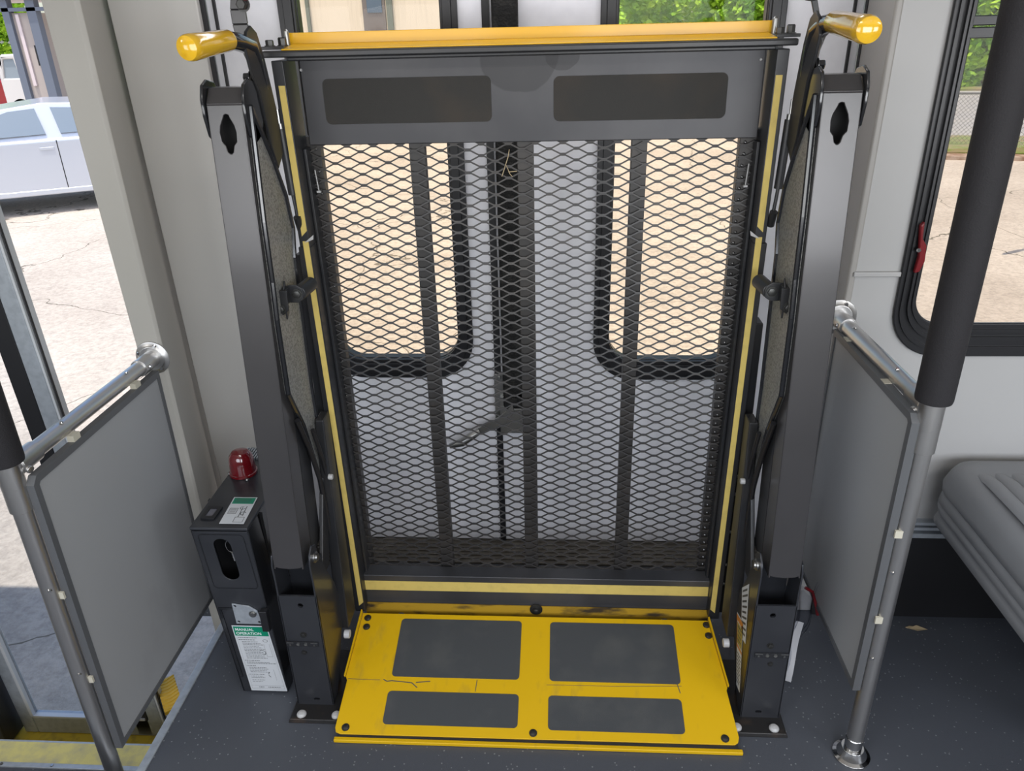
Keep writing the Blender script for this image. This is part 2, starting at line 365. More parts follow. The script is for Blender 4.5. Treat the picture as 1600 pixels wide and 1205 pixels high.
# slam latch with lever handle
mb = MB()
mb.box(-.128, -.098, .693, .710, .44, .60)
mb.box(-.112, -.048, .672, .700, .42, .50)
mb.box(-.112, -.052, .680, .700, .50, .535)
mb.plate([(-.115, .475), (-.075, .515), (-.07, .49), (-.10, .45), (-.175, .415), (-.185, .435)], [], (0, .668, 0), (1, 0, 0), (0, 0, 1), (0, .006, 0))
mb.sweep([(-.175, .668, .427), (-.195, .655, .420), (-.225, .650, .400), (-.262, .655, .385)], [.009, .012, .013, .008], 12)
mb.lathe((-.113, .693, .590), (0, -1, 0), [(0, .006), (.004, .005)])
for z_ in (.43, .455, .48): mb.box(-.046, -.040, .675, .69, z_, z_ + .012)
lt_ = mb.build('latch', m_zinc, d1, bevel=.0015, label='grey steel slam latch with lever handle')
mb = MB().box(-.080, -.020, .672, .69, .535, .548)
mb.cyl((-.02, .68, .50), (-.02, .68, .535), .008)
mb.build('striker', m_zinc, d2, bevel=.001)

# ------------------------------------------------------------------ side window on the right wall
win = struct('window_1', MB().plate(rrect(.823, 2.58, .775, 1.83, .115, 10), [rrect(.868, 2.535, .858, 1.77, .062, 10)], (0, .42, 0), (1, 0, 0), (0, 0, 1), (0, -.010, 0)), m_frame, bevel=.003)
mb = MB()
for a_, d_ in ((.010, .006), (.024, .009), (.034, .006)):
    mb.plate(rrect(.823 + a_, 2.58 - a_, .775 + a_ * 1.8, 1.83 - a_, .115 - a_, 10), [rrect(.823 + a_ + .005, 2.58 - a_ - .005, .775 + a_ * 1.8 + .009, 1.83 - a_ - .005, .11 - a_, 10)], (0, .411, 0), (1, 0, 0), (0, 0, 1), (0, -d_, 0))
mb.build('window_frame', m_frame, win)
MB().box(.86, 2.55, .405, .44, 1.456, 1.476).box(.86, 2.55, .41, .44, 1.479, 1.497).build('sash_bar', m_frame, win, bevel=.002)
MB().plate(rrect(.862, 2.54, .85, 1.78, .06), [], (0, .43, 0), (1, 0, 0), (0, 0, 1), (0, .004, 0)).build('glass', m_glassR, win)
mb = MB().plate([(.836, 1.088), (.844, 1.098), (.847, 1.06), (.858, 1.045), (.861, 1.01), (.854, .985), (.843, .982), (.846, 1.02)], [], (0, .405, 0), (1, 0, 0), (0, 0, 1), (0, -.012, 0))
mb.build('release_latch', m_redp, win, bevel=.003, label='red plastic emergency release latch')
MB().lathe((.842, .393, 1.035), (0, -1, 0), [(0, .005), (.003, .004)], 10).build('screw', m_chrome, win)

# ------------------------------------------------------------------ entry stepwell
struct('trim_8', MB().box(-.888, -.868, -.33, .385, -.02, .004).box(-1.76, -.888, -.345, -.325, -.02, .004), m_alu, bevel=.0015)
struct('floor_step_top', MB().box(-1.76, -.89, -.33, .112, -.30, -.252), m_floor)
struct('wall_step_riser', MB().box(-1.76, -.89, -.36, -.33, -.60, -.05).box(-.89, -.86, -.33, .60, -.60, -.05).box(-1.76, -.89, .085, .10, -.60, -.30), mat('dark_riser', (.10, .11, .12), .5))
struct('trim_9', MB().box(-1.76, -.89, .048, .112, -.252, -.247), m_nose)
struct('trim_10', MB().box(-1.76, -.89, .034, .048, -.252, -.246).box(-1.76, -.89, .112, .118, -.275, -.247), m_alu, bevel=.001)
mbs = MB()
for x_ in (-1.42, -1.28): mbs.lathe((x_, .041, -.246), (0, 0, 1), [(0, .005), (.002, .004)], 10)
struct('trim_11', mbs, m_chrome, split=True)
struct('floor_step_bottom', MB().box(-1.76, -.89, .10, .46, -.60, -.562), m_nose2)
# entry door leaf: glass in an aluminium frame, leaning slightly
def leafpt(x, z, d=0): return (x, .402 - (z + .56) * .038 + d, z)
droot = empty('door_3', leafpt(-1.45, -.56)); droot['kind'] = 'structure'
def slab(mb, x0, x1, z0, z1, d0, d1):
    mb.hexa([leafpt(x0, z0, d0), leafpt(x1, z0, d0), leafpt(x1, z0, d1), leafpt(x0, z0, d1), leafpt(x0, z1, d0), leafpt(x1, z1, d0), leafpt(x1, z1, d1), leafpt(x0, z1, d1)])
mb = MB(); slab(mb, -1.685, -1.64, -.56, 1.83, 0, .03); slab(mb, -1.64, -1.245, -.56, -.485, 0, .03); slab(mb, -1.64, -1.245, 1.77, 1.83, 0, .03); slab(mb, -1.252, -1.208, -.56, 1.83, 0, .03)
mb.build('door_frame', m_alu, droot, bevel=.004)
mb = MB(); slab(mb, -1.64, -1.630, -.485, 1.77, -.004, .012); slab(mb, -1.64, -1.26, -.485, -.477, -.004, .012); slab(mb, -1.205, -1.199, -.56, 1.83, -.003, .033)
mb.build('glazing_bead', mat('pale_bead', (.62, .64, .66), .35, .3), droot)
mb = MB(); slab(mb, -1.63, -1.245, -.48, 1.77, .008, .014); mb.build('glass', m_glassC, droot)
mb = MB(); slab(mb, -1.300, -1.252, -.555, 1.83, .0, .04); slab(mb, -1.198, -1.194, -.55, 1.83, .002, .010); mb.build('edge_seal', m_rub, droot, bevel=.006)
mb = MB(); slab(mb, -1.745, -1.70, -.555, 1.83, -.06, .03); mb.build('hinge_post', m_black, droot, bevel=.006)
# yellow ribbed edging just outside the doorway
mb = MB()
a_ = Vector((-1.234, .462, -.40)); b__ = Vector((-1.150, .345, -.40)); dr = (b__ - a_); wv = Vector((.040, .036, 0))
mb.hexa([a_, b__, b__ + wv, a_ + wv, a_ + Vector((0, 0, .012)), b__ + Vector((0, 0, .012)), b__ + wv + Vector((0, 0, .012)), a_ + wv + Vector((0, 0, .012))])
for k in range(10):
    p = a_ + dr * (k + .2) / 10 + Vector((0, 0, .012)); mb.sweep([p, p + wv * .5 + dr * .05, p + wv], .003, 6)
tag(mb.build('step_edging', mat('yellow_ribbed_plastic', (.70, .42, .03), .5)), 'short yellow ribbed edging strip seen under the grey panel beside the entry door', 'step edging')

# ================================================================== wheelchair lift
lift = empty('wheelchair_lift', (0, .15, 0), 'folded black and yellow wheelchair lift with mesh platform and yellow hand grips', 'wheelchair lift')
def roundbolt(mb, p, ax, r=.009, h=.006): mb.lathe(p, ax, [(0, r * 1.25), (h * .3, r * 1.25), (h * .35, r), (h * .8, r * .85), (h, r * .45)], 16)
def hexbolt(mb, p, ax, r=.009, h=.008):
    mb.lathe(p, ax, [(0, r * 1.3), (.0015, r * 1.3)], 18); mb.lathe(Vector(p) + Vector(ax) * .0015, ax, [(0, r), (h * .85, r), (h, r * .8)], 6)

for sgn in (-1, 1):
    S = lambda x: x * sgn
    # floor plate
    bp_ = MB(); bp_.hexa([(S(.462), -.012, 0), (S(.587), -.012, 0), (S(.587), .22, 0), (S(.462), .22, 0), (S(.470), -.008, .010), (S(.583), -.008, .010), (S(.583), .22, .010), (S(.470), .22, .010)])
    o = bp_.build('base_plate', mat('dark_base_plate', (.022, .021, .021), .35, .3, .5, (14, (.07, .045, .03), .55, .75)) if sgn < 0 else bpy.data.materials['dark_base_plate'], lift, bevel=.002)
    mb = MB()
    for x_ in (.473, .558): mb.lathe((S(x_), .006, .010), (0, 0, 1), [(0, .0115), (.003, .0113), (.007, .008), (.009, .002)], 20)
    mb.build('bolt', m_wplast, o, split=True)
    # post: channel open towards the top
    post = MB()
    post.plate([(S(.487), .010), (S(.577), .010), (S(.577), .345), (S(.487), .345)], [circ(S(.527), .318, .0065), rrect(min(S(.520), S(.535)), max(S(.520), S(.535)), .024, .032, .0035)], (0, .037, 0), (1, 0, 0), (0, 0, 1), (0, .005, 0))
    inner = [(.037, .010), (.037, .385), (.034, .43), (.042, .456), (.060, .468), (.080, .458), (.090, .43), (.12, .36), (.165, .28), (.192, .20), (.18, .15), (.075, .010)]
    po = post.build('post', [m_post], lift)
    post = MB(); post.plate(inner, [], (S(.487), 0, 0), (0, 1, 0), (0, 0, 1), (S(.0045), 0, 0))
    outer = [(.037, .010), (.037, .385), (.034, .43), (.042, .452), (.060, .458), (.080, .45), (.095, .42), (.12, .30), (.14, .010)]
    fl_ = post.build('post_flange', [m_post], po, bevel=.0015); post = MB(); post.plate(outer, [], (S(.577), 0, 0), (0, 1, 0), (0, 0, 1), (S(-.0045), 0, 0))
    post.build('post_flange', [m_post], po, bevel=.0015); post = MB(); post.box(min(S(.4915), S(.5725)), max(S(.4915), S(.5725)), .115, .120, .010, .40)
    post.build('post_web', [m_post], po)
    mb = MB(); mb.lathe((S(.4865), .062, .436), (S(-1), 0, 0), [(0, .013), (.004, .013), (.005, .009), (.009, .009)], 20)
    mb.build('pivot_bolt', m_zinc, po)
    # small counter plate on the post
    mb = MB().plate([(S(.5375 - .038), .198), (S(.5375 + .038), .198), (S(.5375 + .038), .212), (S(.5375 - .038), .212)], [], (0, .0365, 0), (1, 0, 0), (0, 0, 1), (0, -.002, 0))
    pl = mb.build('counter_plate', m_gloss, po)
    mb = MB()
    for k in (-.010, .008): mb.lathe((S(.5375) + k, .0345, .205), (0, -1, 0), [(0, .0042), (.0015, .0042), (.0015, .0026), (.0005, .0022)], 16)
    for k in (-.029, .028):
        mb.box(S(.5375) + k - .008, S(.5375) + k + .008, .0337, .0345, .2075, .2093); mb.box(S(.5375) + k - .002, S(.5375) + k + .002, .0337, .0345, .200, .2040)
    mb.build('print_mark', m_zinc, pl)
    mb = MB(); hexbolt(mb, (S(.5375) - .006 * sgn, .037, .232), (0, -1, 0), .006, .003); hexbolt(mb, (S(.5375), .037, .178), (0, -1, 0), .005, .002)
    mb.build('rivet', m_dkbolt, po, split=True)
    # front arm: square tube leaning slightly outward, key-shaped hole near the top
    arm = MB()
    xi, xo = .505, .572
    H = [(S(.5385) + u, v) for u, v in ([(.0055 * math.cos(a), .030 + .006 * math.sin(a)) for a in [k * PI / 6 for k in range(0, 7)]] + [(-.0125, .016), (-.015, .004), (-.014, -.010), (-.0075, -.018)] + [(.0055 * math.cos(a), -.026 + .006 * math.sin(a)) for a in [PI + k * PI / 6 for k in range(0, 7)]] + [(.0075, -.018), (.014, -.010), (.015, .004), (.0125, .016)])]
    vdir = Vector((0, .083, .965)); vl = vdir.length; vdir.normalize()
    Ob = Vector((0, .037, .420))
    hz = (1.333 - .42) / vdir.z
    out = [(S(xi), .006), (S(xi + .012), .002), (S(.5385), 0), (S(xo - .012), .002), (S(xo), .006), (S(xo), vl), (S(xi), vl)]
    nrm = Vector((0, vdir.z, -vdir.y))
    arm.plate(out, [[(u, v + hz) for u, v in H]], Ob, (1, 0, 0), vdir, nrm * .004)
    for x_ in (xi, xo - .004):
        a0 = Ob; a1 = Ob + vdir * vl
        arm.hexa([Vector((S(x_), 0, 0)) + q for q in (a0, a0, a0 + nrm * .062, a0 + nrm * .062)] if 0 else
                 [Vector((S(x_), a0.y, a0.z)), Vector((S(x_ + .004), a0.y, a0.z)), Vector((S(x_ + .004), a0.y + .062, a0.z)), Vector((S(x_), a0.y + .062, a0.z)),
                  Vector((S(x_), a1.y, a1.z)), Vector((S(x_ + .004), a1.y, a1.z)), Vector((S(x_ + .004), a1.y + .055, a1.z)), Vector((S(x_), a1.y + .055, a1.z))])
    arm.mi = 1
    arm.hexa([(S(xi), .095, .42), (S(xo), .095, .42), (S(xo), .099, .42), (S(xi), .099, .42), (S(xi), .171, 1.385), (S(xo), .171, 1.385), (S(xo), .175, 1.385), (S(xi), .175, 1.385)])  # back wall of the tube, with the shade behind the hole painted in
    arm.mi = 0
    # bent cap at the top
    arm.hexa([(S(xi), .120, 1.386), (S(xo), .120, 1.386), (S(xo), .126, 1.380), (S(xi), .126, 1.380), (S(xi), .142, 1.412), (S(xo), .142, 1.412), (S(xo), .146, 1.406), (S(xi), .146, 1.406)])
    arm.hexa([(S(xi), .142, 1.412), (S(xo), .142, 1.412), (S(xo), .142, 1.407), (S(xi), .142, 1.407), (S(xi), .178, 1.412), (S(xo), .178, 1.412), (S(xo), .178, 1.407), (S(xi), .178, 1.407)])
    ao = arm.build('arm', [m_arm, m_cavity], lift, bevel=.0022, seg=3)
    # rounded side cheeks at the arm top
    ck = MB()
    for x_, t_ in ((xi - .007, .006), (xo + .001, .006)):
        ck.plate([(.122, 1.33), (.113, 1.365), (.113, 1.395), (.124, 1.418), (.145, 1.426), (.175, 1.42), (.195, 1.395), (.20, 1.36), (.175, 1.325), (.145, 1.315)], [], (S(x_), 0, 0), (0, 1, 0), (0, 0, 1), (S(t_), 0, 0))
    ck.build('arm_cheek', m_gloss, ao, bevel=.002, split=True)
    # rear arm side plate: speckled face with a thick dark rim
    sp = [(.135, 1.380), (.166, 1.334), (.208, 1.272), (.247, 1.20), (.262, 1.13), (.246, 1.07), (.240, .94), (.232, .78), (.236, .64), (.262, .50), (.25, .44), (.215, .50), (.150, .722), (.094, .826), (.098, .985), (.106, 1.06), (.112, 1.175)]
    rp_ = MB().plate(sp, [], (S(.498), 0, 0), (0, 1, 0), (0, 0, 1), (S(.006), 0, 0))
    ro = rp_.build('side_plate', m_speck, ao)
    rim = MB(); n_ = len(sp); pts = [Vector((S(.4975), p[0], p[1])) for p in sp]
    for i in range(n_):
        a1, b1 = pts[i], pts[(i + 1) % n_]; rim.sweep([a1, b1], .0055, 8)
    rim.build('side_plate_rim', m_gloss, ro)
    # lower link running down behind the post
    lk = MB()
    lk.hexa([(S(.470), .17, .13), (S(.500), .17, .13), (S(.500), .24, .13), (S(.470), .24, .13), (S(.475), .215, .70), (S(.495), .215, .70), (S(.495), .262, .70), (S(.475), .262, .70)])
    lk.hexa([(S(.490), .10, .34), (S(.500), .10, .34), (S(.500), .16, .34), (S(.490), .16, .34), (S(.490), .225, .60), (S(.500), .225, .60), (S(.500), .25, .60), (S(.490), .25, .60)])
    lk.hexa([(S(.505), .10, .41), (S(.56), .10, .41), (S(.56), .17, .41), (S(.505), .17, .41), (S(.505), .13, .85), (S(.56), .13, .85), (S(.56), .2, .85), (S(.505), .2, .85)])
    lk.build('lower_link', m_black, lift, bevel=.003, split=True)
    # hydraulic hoses
    hs = MB()
    hs.sweep([(S(.498), .12, .75), (S(.496), .16, .66), (S(.494), .19, .56), (S(.492), .195, .46), (S(.49), .20, .30)], .006, 10)
    hs.sweep([(S(.486), .17, .70), (S(.485), .205, .60), (S(.483), .215, .50), (S(.48), .21, .35), (S(.478), .19, .2)], .005, 10)
    hs.build('hose', m_rub, lift, split=True)
    # catch bracket with roller pad against the platform rail
    cb = MB()
    cb.plate([(S(.500), 1.000), (S(.500), 1.034), (S(.484), 1.037), (S(.472), 1.037), (S(.461), 1.030), (S(.458), 1.018), (S(.461), 1.006), (S(.472), .999)], [], (0, .160, 0), (1, 0, 0), (0, 0, 1), (0, .004, 0))
    cb.plate([(S(.516), .985), (S(.511), .972), (S(.484), .992), (S(.482), 1.034), (S(.498), 1.034), (S(.514), 1.014)], [], (0, .132, 0), (1, 0, 0), (0, 0, 1), (0, .004, 0))
    cb.box(min(S(.486), S(.498)), max(S(.486), S(.498)), .134, .162, 1.002, 1.034)
    cb.plate([(.134, .972), (.150, .985), (.150, 1.050), (.134, 1.030)], [], (S(.4925), 0, 0), (0, 1, 0), (0, 0, 1), (S(-.004), 0, 0))
    co = cb.build('catch_bracket', m_black, lift, bevel=.0015)
    mb = MB(); hexbolt(mb, (S(.500), .132, .996), (0, -1, 0), .0085, .006); hexbolt(mb, (S(.472), .160, 1.018), (0, -1, 0), .0085, .004); mb.build('bolt', m_dkbolt, co, split=True)
    MB().cyl((S(.470), .164, 1.018), (S(.462), .225, 1.020), .015, 20).build('roller', m_black, co, bevel=.002)
    # gas strut behind the rail
    gs = MB().sweep([(S(.497), .275, 1.325), (S(.492), .275, 1.195)], .0085, 14).cyl((S(.492), .275, 1.20), (S(.487), .275, 1.135), .0035, 10).cyl((S(.487), .268, 1.15), (S(.487), .282, 1.12), .008, 12)
    go = gs.build('gas_strut', m_black, lift)
    MB().cyl((S(.4975), .275, 1.335), (S(.497), .275, 1.324), .006, 12).cyl((S(.4985), .275, 1.362), (S(.498), .275, 1.334), .003, 8).build('clevis', m_zinc, go)
    # lever plate and hand rail with grip
    lv = MB().plate([(.150, 1.475), (.165, 1.502), (.190, 1.512), (.215, 1.50), (.235, 1.46), (.262, 1.36), (.262, 1.28), (.225, 1.255), (.205, 1.30), (.185, 1.40), (.160, 1.44)], [], (S(.500), 0, 0), (0, 1, 0), (0, 0, 1), (S(-.006), 0, 0))
    lv.plate([(.17, 1.40), (.20, 1.44), (.235, 1.36), (.235, 1.30), (.18, 1.34)], [], (S(.512), 0, 0), (0, 1, 0), (0, 0, 1), (S(-.005), 0, 0))
    lo = lv.build('hand_rail', m_black, lift, bevel=.002)
    if sgn < 0: g0, g1 = Vector((-.508, .112, 1.489)), Vector((-.533, -.003, 1.480))
    else: g0, g1 = Vector((.511, .135, 1.493)), Vector((.512, -.032, 1.482))
    tb = MB().sweep([g0.lerp(g1, .5), g0, g0 + Vector((S(-.002), .035, -.003)), (S(.505), .195, 1.478), (S(.505), .215, 1.45), (S(.506), .230, 1.40)], [.0145, .0150, .0155, .016, .014, .012], 16)
    hexbolt(tb, (S(.512), .20, 1.425), (S(1), 0, 0), .009, .012)
    tb.build('rail_tube', m_gloss, lo)
    ax = (g1 - g0); ln = ax.length
    MB().lathe(g0, ax, [(0, .0165), (.004, .0178), (ln * .6, .0195), (ln * .85, .0208), (ln * .94, .0206), (ln * .985, .0185), (ln, .014), (ln + .002, .004)], 28).build('grip', m_grip, lo, label='glossy yellow vinyl grip')

    # post underside knobs
    kb = MB().cyl((S(.458), .10, .178), (S(.444), .10, .178), .0105, 18).cyl((S(.477), .20, .56), (S(.466), .20, .56), .007, 12)
    kb.build('stop_knob', m_wplast, lift, bevel=.002, split=True)

# warning sticker on the inner face of the right post
def mapbil(q, u, v):
    a, b_, c, d = [Vector(p) for p in q]
    return (a.lerp(b_, u)).lerp(d.lerp(c, u), v)
def decal(mb, q, u0, u1, v0, v1, off):
    o_ = Vector(off); mb._f([mb.bm.verts.new(mapbil(q, u, v) + o_) for u, v in ((u0, v0), (u1, v0), (u1, v1), (u0, v1))])
Q = [(.4860, .155, .245), (.4860, .075, .335), (.4860, .060, .070), (.4860, .125, .085)]
Q = [(.4862, .165, .215), (.4862, .105, .235), (.4862, .062, .060), (.4862, .095, .052)]
st = MB()
st.mi = 0; decal(st, Q, 0, 1, 0, 1, (0, 0, 0))
st.mi = 1; decal(st, Q, 0, 1, .02, .10, (-.0004, 0, 0)); decal(st, Q, 0, 1, .42, .46, (-.0004, 0, 0)); decal(st, Q, 0.04, .10, .05, .45, (-.0005, 0, 0))
st.mi = 2; decal(st, Q, .12, .95, .12, .40, (-.0004, 0, 0))
st.mi = 3
for k in range(9): decal(st, Q, .12, .8 + .1 * (k % 2), .52 + k * .048, .54 + k * .048, (-.0004, 0, 0))
for k in range(4): decal(st, Q, .2, .8, .15 + k * .06, .17 + k * .06, (-.0006, 0, 0))
st.build('warning_sticker', [m_white, m_orange, m_lamy, m_ink], lift, recalc=False, label='white, orange and olive warning sticker')
Q2 = [(.4862, .150, .300), (.4862, .100, .352), (.4862, .068, .205), (.4862, .108, .190)]
st = MB(); decal(st, Q2, 0, 1, 0, 1, (0, 0, 0)); st.mi = 1
for k in range(9): decal(st, Q2, .12, .8 + .1 * (k % 2), .06 + k * .1, .10 + k * .1, (-.0004, 0, 0))
st.build('notice_sticker', [m_white, m_ink], lift, recalc=False, label='white notice sticker with grey print')

# strap brackets above the hand rails and the safety belt
mb = MB()
pp_ = [(-.556, .27, 1.485), (-.560, .27, 1.515), (-.560, .27, 1.54), (-.552, .27, 1.575), (-.535, .27, 1.63)]
for i in range(len(pp_) - 1):
    a1, b1 = Vector(pp_[i]), Vector(pp_[i + 1]); w_ = .030
    mb.hexa([a1, a1 + Vector((w_, 0, 0)), a1 + Vector((w_, .006, 0)), a1 + Vector((0, .006, 0)), b1, b1 + Vector((w_, 0, 0)), b1 + Vector((w_, .006, 0)), b1 + Vector((0, .006, 0))])
so = mb.build('belt_bracket', m_arm, lift, bevel=.002, label='curved flat grey belt bracket')
mb = MB(); hexbolt(mb, (-.532, .269, 1.548), (0, -1, 0), .010, .012); mb.build('bolt', m_dkbolt, so)
mb = MB(); mb.hexa([(.524, .27, 1.485), (.534, .27, 1.485), (.534, .276, 1.485), (.524, .276, 1.485), (.498, .27, 1.56), (.510, .27, 1.56), (.510, .276, 1.56), (.498, .276, 1.56)])
mb.lathe((.505, .262, 1.548), (0, -1, 0), [(-.01, .020), (.006, .021), (.014, .018), (.016, .006)], 20)
mb.build('belt_bracket', m_black, lift, bevel=.0015, label='dark belt bracket with round knob')
mb = MB()
bpts = [(-.528 + .1 * k, .258, 1.553 + .010 * k + .02 * math.sin(k * .3)) for k in range(11)]
for i in range(10):
    a1, b1 = Vector(bpts[i]), Vector(bpts[i + 1]); h_ = Vector((0, 0, .044))
    mb.hexa([a1, b1, b1 + Vector((0, .002, 0)), a1 + Vector((0, .002, 0)), a1 + h_, b1 + h_, b1 + h_ + Vector((0, .002, 0)), a1 + h_ + Vector((0, .002, 0))])
mb.build('safety_belt', m_belt, lift)

# ------------------------------------------------------------------ platform
m_oplate = mat('water_marked_plate', (.042, .042, .046), .42, .4, .5, (4, (.062, .061, .064), .40, .68, (1.2, 1, 1)), (90, .06, .0006))
def stain(m, blobs, fac):
    nt = m.node_tree; N = nt.nodes; L = nt.links; b = N['Principled BSDF']; src = b.inputs['Base Color'].links[0].from_socket
    tc = N.new('ShaderNodeTexCoord'); nz = N.new('ShaderNodeTexNoise'); nz.inputs['Scale'].default_value = 14; L.new(tc.outputs['Object'], nz.inputs['Vector'])
    wp = N.new('ShaderNodeMixRGB'); wp.blend_type = 'ADD'; wp.inputs[0].default_value = .02; L.new(tc.outputs['Object'], wp.inputs[1]); L.new(nz.outputs['Color'], wp.inputs[2])
    for (cx, cy, cz, sx, sz) in blobs:
        mp = N.new('ShaderNodeMapping'); mp.vector_type = 'POINT'; mp.inputs['Scale'].default_value = (1 / sx, 0, 1 / sz); mp.inputs['Location'].default_value = (-cx / sx, 0, -cz / sz)
        L.new(wp.outputs[0], mp.inputs[0]); ln = N.new('ShaderNodeVectorMath'); ln.operation = 'LENGTH'; L.new(mp.outputs[0], ln.inputs[0])
        mr = N.new('ShaderNodeMapRange'); mr.inputs[1].default_value = .96; mr.inputs[2].default_value = 1.0; mr.inputs[3].default_value = 1; mr.inputs[4].default_value = 0; L.new(ln.outputs['Value'], mr.inputs[0])
        mx = N.new('ShaderNodeMix'); mx.data_type = 'RGBA'; L.new(mr.outputs[0], mx.inputs[0]); L.new(src, mx.inputs[6])
        dk = N.new('ShaderNodeMixRGB'); dk.blend_type = 'MULTIPLY'; dk.inputs[0].default_value = 1; dk.inputs[2].default_value = (fac, fac, fac, 1); L.new(src, dk.inputs[1]); L.new(dk.outputs[0], mx.inputs[7]); src = mx.outputs[2]
    L.new(src, b.inputs['Base Color'])
stain(m_oplate, [(-.01, 0, 1.450, .078, .062), (.075, 0, 1.455, .035, .028)], .62)
MB().box(-.462, .455, .336, .345, 1.284, 1.450).build('outboard_plate', m_oplate, lift, bevel=.002, label='worn dark grey steel plate above the mesh')
for (x0, x1, z0, z1) in ((-.420, -.079, 1.325, 1.412), (.046, .387, 1.323, 1.408)):
    MB().plate(rrect(x0, x1, z0, z1, .012), [], (0, .336, 0), (1, 0, 0), (0, 0, 1), (0, -.0015, 0)).build('non_skid_pad', m_pad, lift)
# front bar and yellow shelf with lip
MB().hexa([(-.512, .270, 1.455), (.496, .270, 1.455), (.496, .285, 1.455), (-.512, .285, 1.455), (-.512, .270, 1.4665), (.496, .270, 1.4665), (.496, .285, 1.468), (-.512, .285, 1.468)]).box(-.47, .46, .284, .345, 1.448, 1.456).build('top_bar', m_black, lift, bevel=.003, seg=3)
MB().hexa([(-.475, .276, 1.4675), (.458, .276, 1.4675), (.458, .352, 1.475), (-.475, .352, 1.475), (-.475, .276, 1.470), (.458, .276, 1.470), (.458, .352, 1.478), (-.475, .352, 1.478)]).box(-.485, .466, .350, .354, 1.474, 1.498).build('roll_stop', m_yel, lift, bevel=.0012, label='bright yellow folded roll stop along the top')
for s_ in (-1, 1):
    cx = -.497 if s_ < 0 else .480
    mb = MB().plate([(cx - .022, .285), (cx + .022, .285), (cx + .018, .34), (cx - .010, .34)] if s_ > 0 else [(cx - .022, .285), (cx + .026, .285), (cx + .022, .34), (cx - .010, .34)], [], (0, 0, 1.469), (1, 0, 0), (0, 1, 0), (0, 0, .006))
    o = mb.build('hinge_lug', m_black, lift, bevel=.001)
    mb = MB(); hexbolt(mb, (cx - .010, .31, 1.475), (0, 0, 1), .008, .010); hexbolt(mb, (cx + .012, .32, 1.475), (0, 0, 1), .008, .014); mb.build('bolt', m_dkbolt, o, split=True)
    mb = MB().lathe((cx + (.016 if s_ < 0 else -.014), .338, 1.475), (0, 0, 1), [(0, .006), (.018, .006), (.026, .0055), (.030, .002)], 12); mb.build('stud', m_zinc, o)
# expanded metal mesh
def expanded(x0, x1, z0, z1, Lx, Pz, y):
    mb = MB(); wz_, dy = .0032, .0022; fl = .0052
    ns = int((z1 - z0) / (Pz / 2)); nx = int((x1 - x0) / Lx) + 2
    for s_ in range(ns):
        zt = z1 - s_ * Pz / 2; zb = zt - Pz / 2; off = (s_ % 2) * Lx / 2
        pts = []
        for i in range(-1, nx + 1):
            xa = x0 + i * Lx + off
            for xx, zz, dd in ((xa - fl, zt - wz_ * .45, 0), (xa + fl, zt - wz_ * .45, 0), (xa + Lx / 2 - fl, zb + wz_ * .45, .002), (xa + Lx / 2 + fl, zb + wz_ * .45, .002)):
                pts.append((xx, zz, dd))
        pts = [p for p in pts if x0 - .004 <= p[0] <= x1 + .004]
        rings = []
        for (xx, zz, dd) in pts:
            rings.append([mb.bm.verts.new(q) for q in ((xx, y - dd, zz + wz_ / 2), (xx, y - dd - .0006, zz - wz_ / 2), (xx, y - dd + dy, zz - wz_ / 2), (xx, y - dd + dy, zz + wz_ / 2))])
        for i in range(len(rings) - 1):
            for k in range(4): mb._f([rings[i][k], rings[i][(k + 1) % 4], rings[i + 1][(k + 1) % 4], rings[i + 1][k]])
        mb._f(rings[0]); mb._f(rings[-1][::-1])
    return mb
expanded(-.470, .452, .172, 1.292, .0563, .0231, .342).build('expanded_mesh', m_mesh, lift, label='black diamond-pattern expanded metal mesh')
# bars behind the mesh
for (x0, x1) in ((-.486, -.444), (-.256, -.223), (-.030, .004), (.206, .238), (.424, .462)):
    o = MB().box(x0, x1, .348, .372, .12, 1.30).build('mesh_bar', m_bar, lift, bevel=.0015)
    if x0 in (-.486, .424):
        wm = MB(); xs = x1 - .009 if x0 < 0 else x0 + .009
        for k in range(47): 
            z_ = 1.275 - k * .0231
            wm.lathe((xs + random.uniform(-.002, .002), .3475, z_), (0, -1, 0), [(0, .0035), (.002, .003), (.0035, .001)], 8)
        wm.build('weld_bead', m_zinc if 0 else mat('weld_metal' + str(int(x0 > 0)), (.16, .16, .16), .3, .9), o, split=True)
MB().box(-.47, .455, .348, .375, .12, .175).build('lower_cross_bar', m_bar, lift, bevel=.002)
# lower plate with tape
o = MB().hexa([(-.468, .302, .100), (.458, .302, .097), (.458, .34, .100), (-.468, .34, .100), (-.468, .302, .192), (.458, .302, .192), (.458, .34, .196), (-.468, .34, .196)]).build('lower_plate', m_plate, lift, bevel=.002)
MB().box(-.457, .4455, .3008, .3018, .1445, .1745).build('reflective_tape', m_tape, o, label='pale yellow reflective tape across the lower plate')
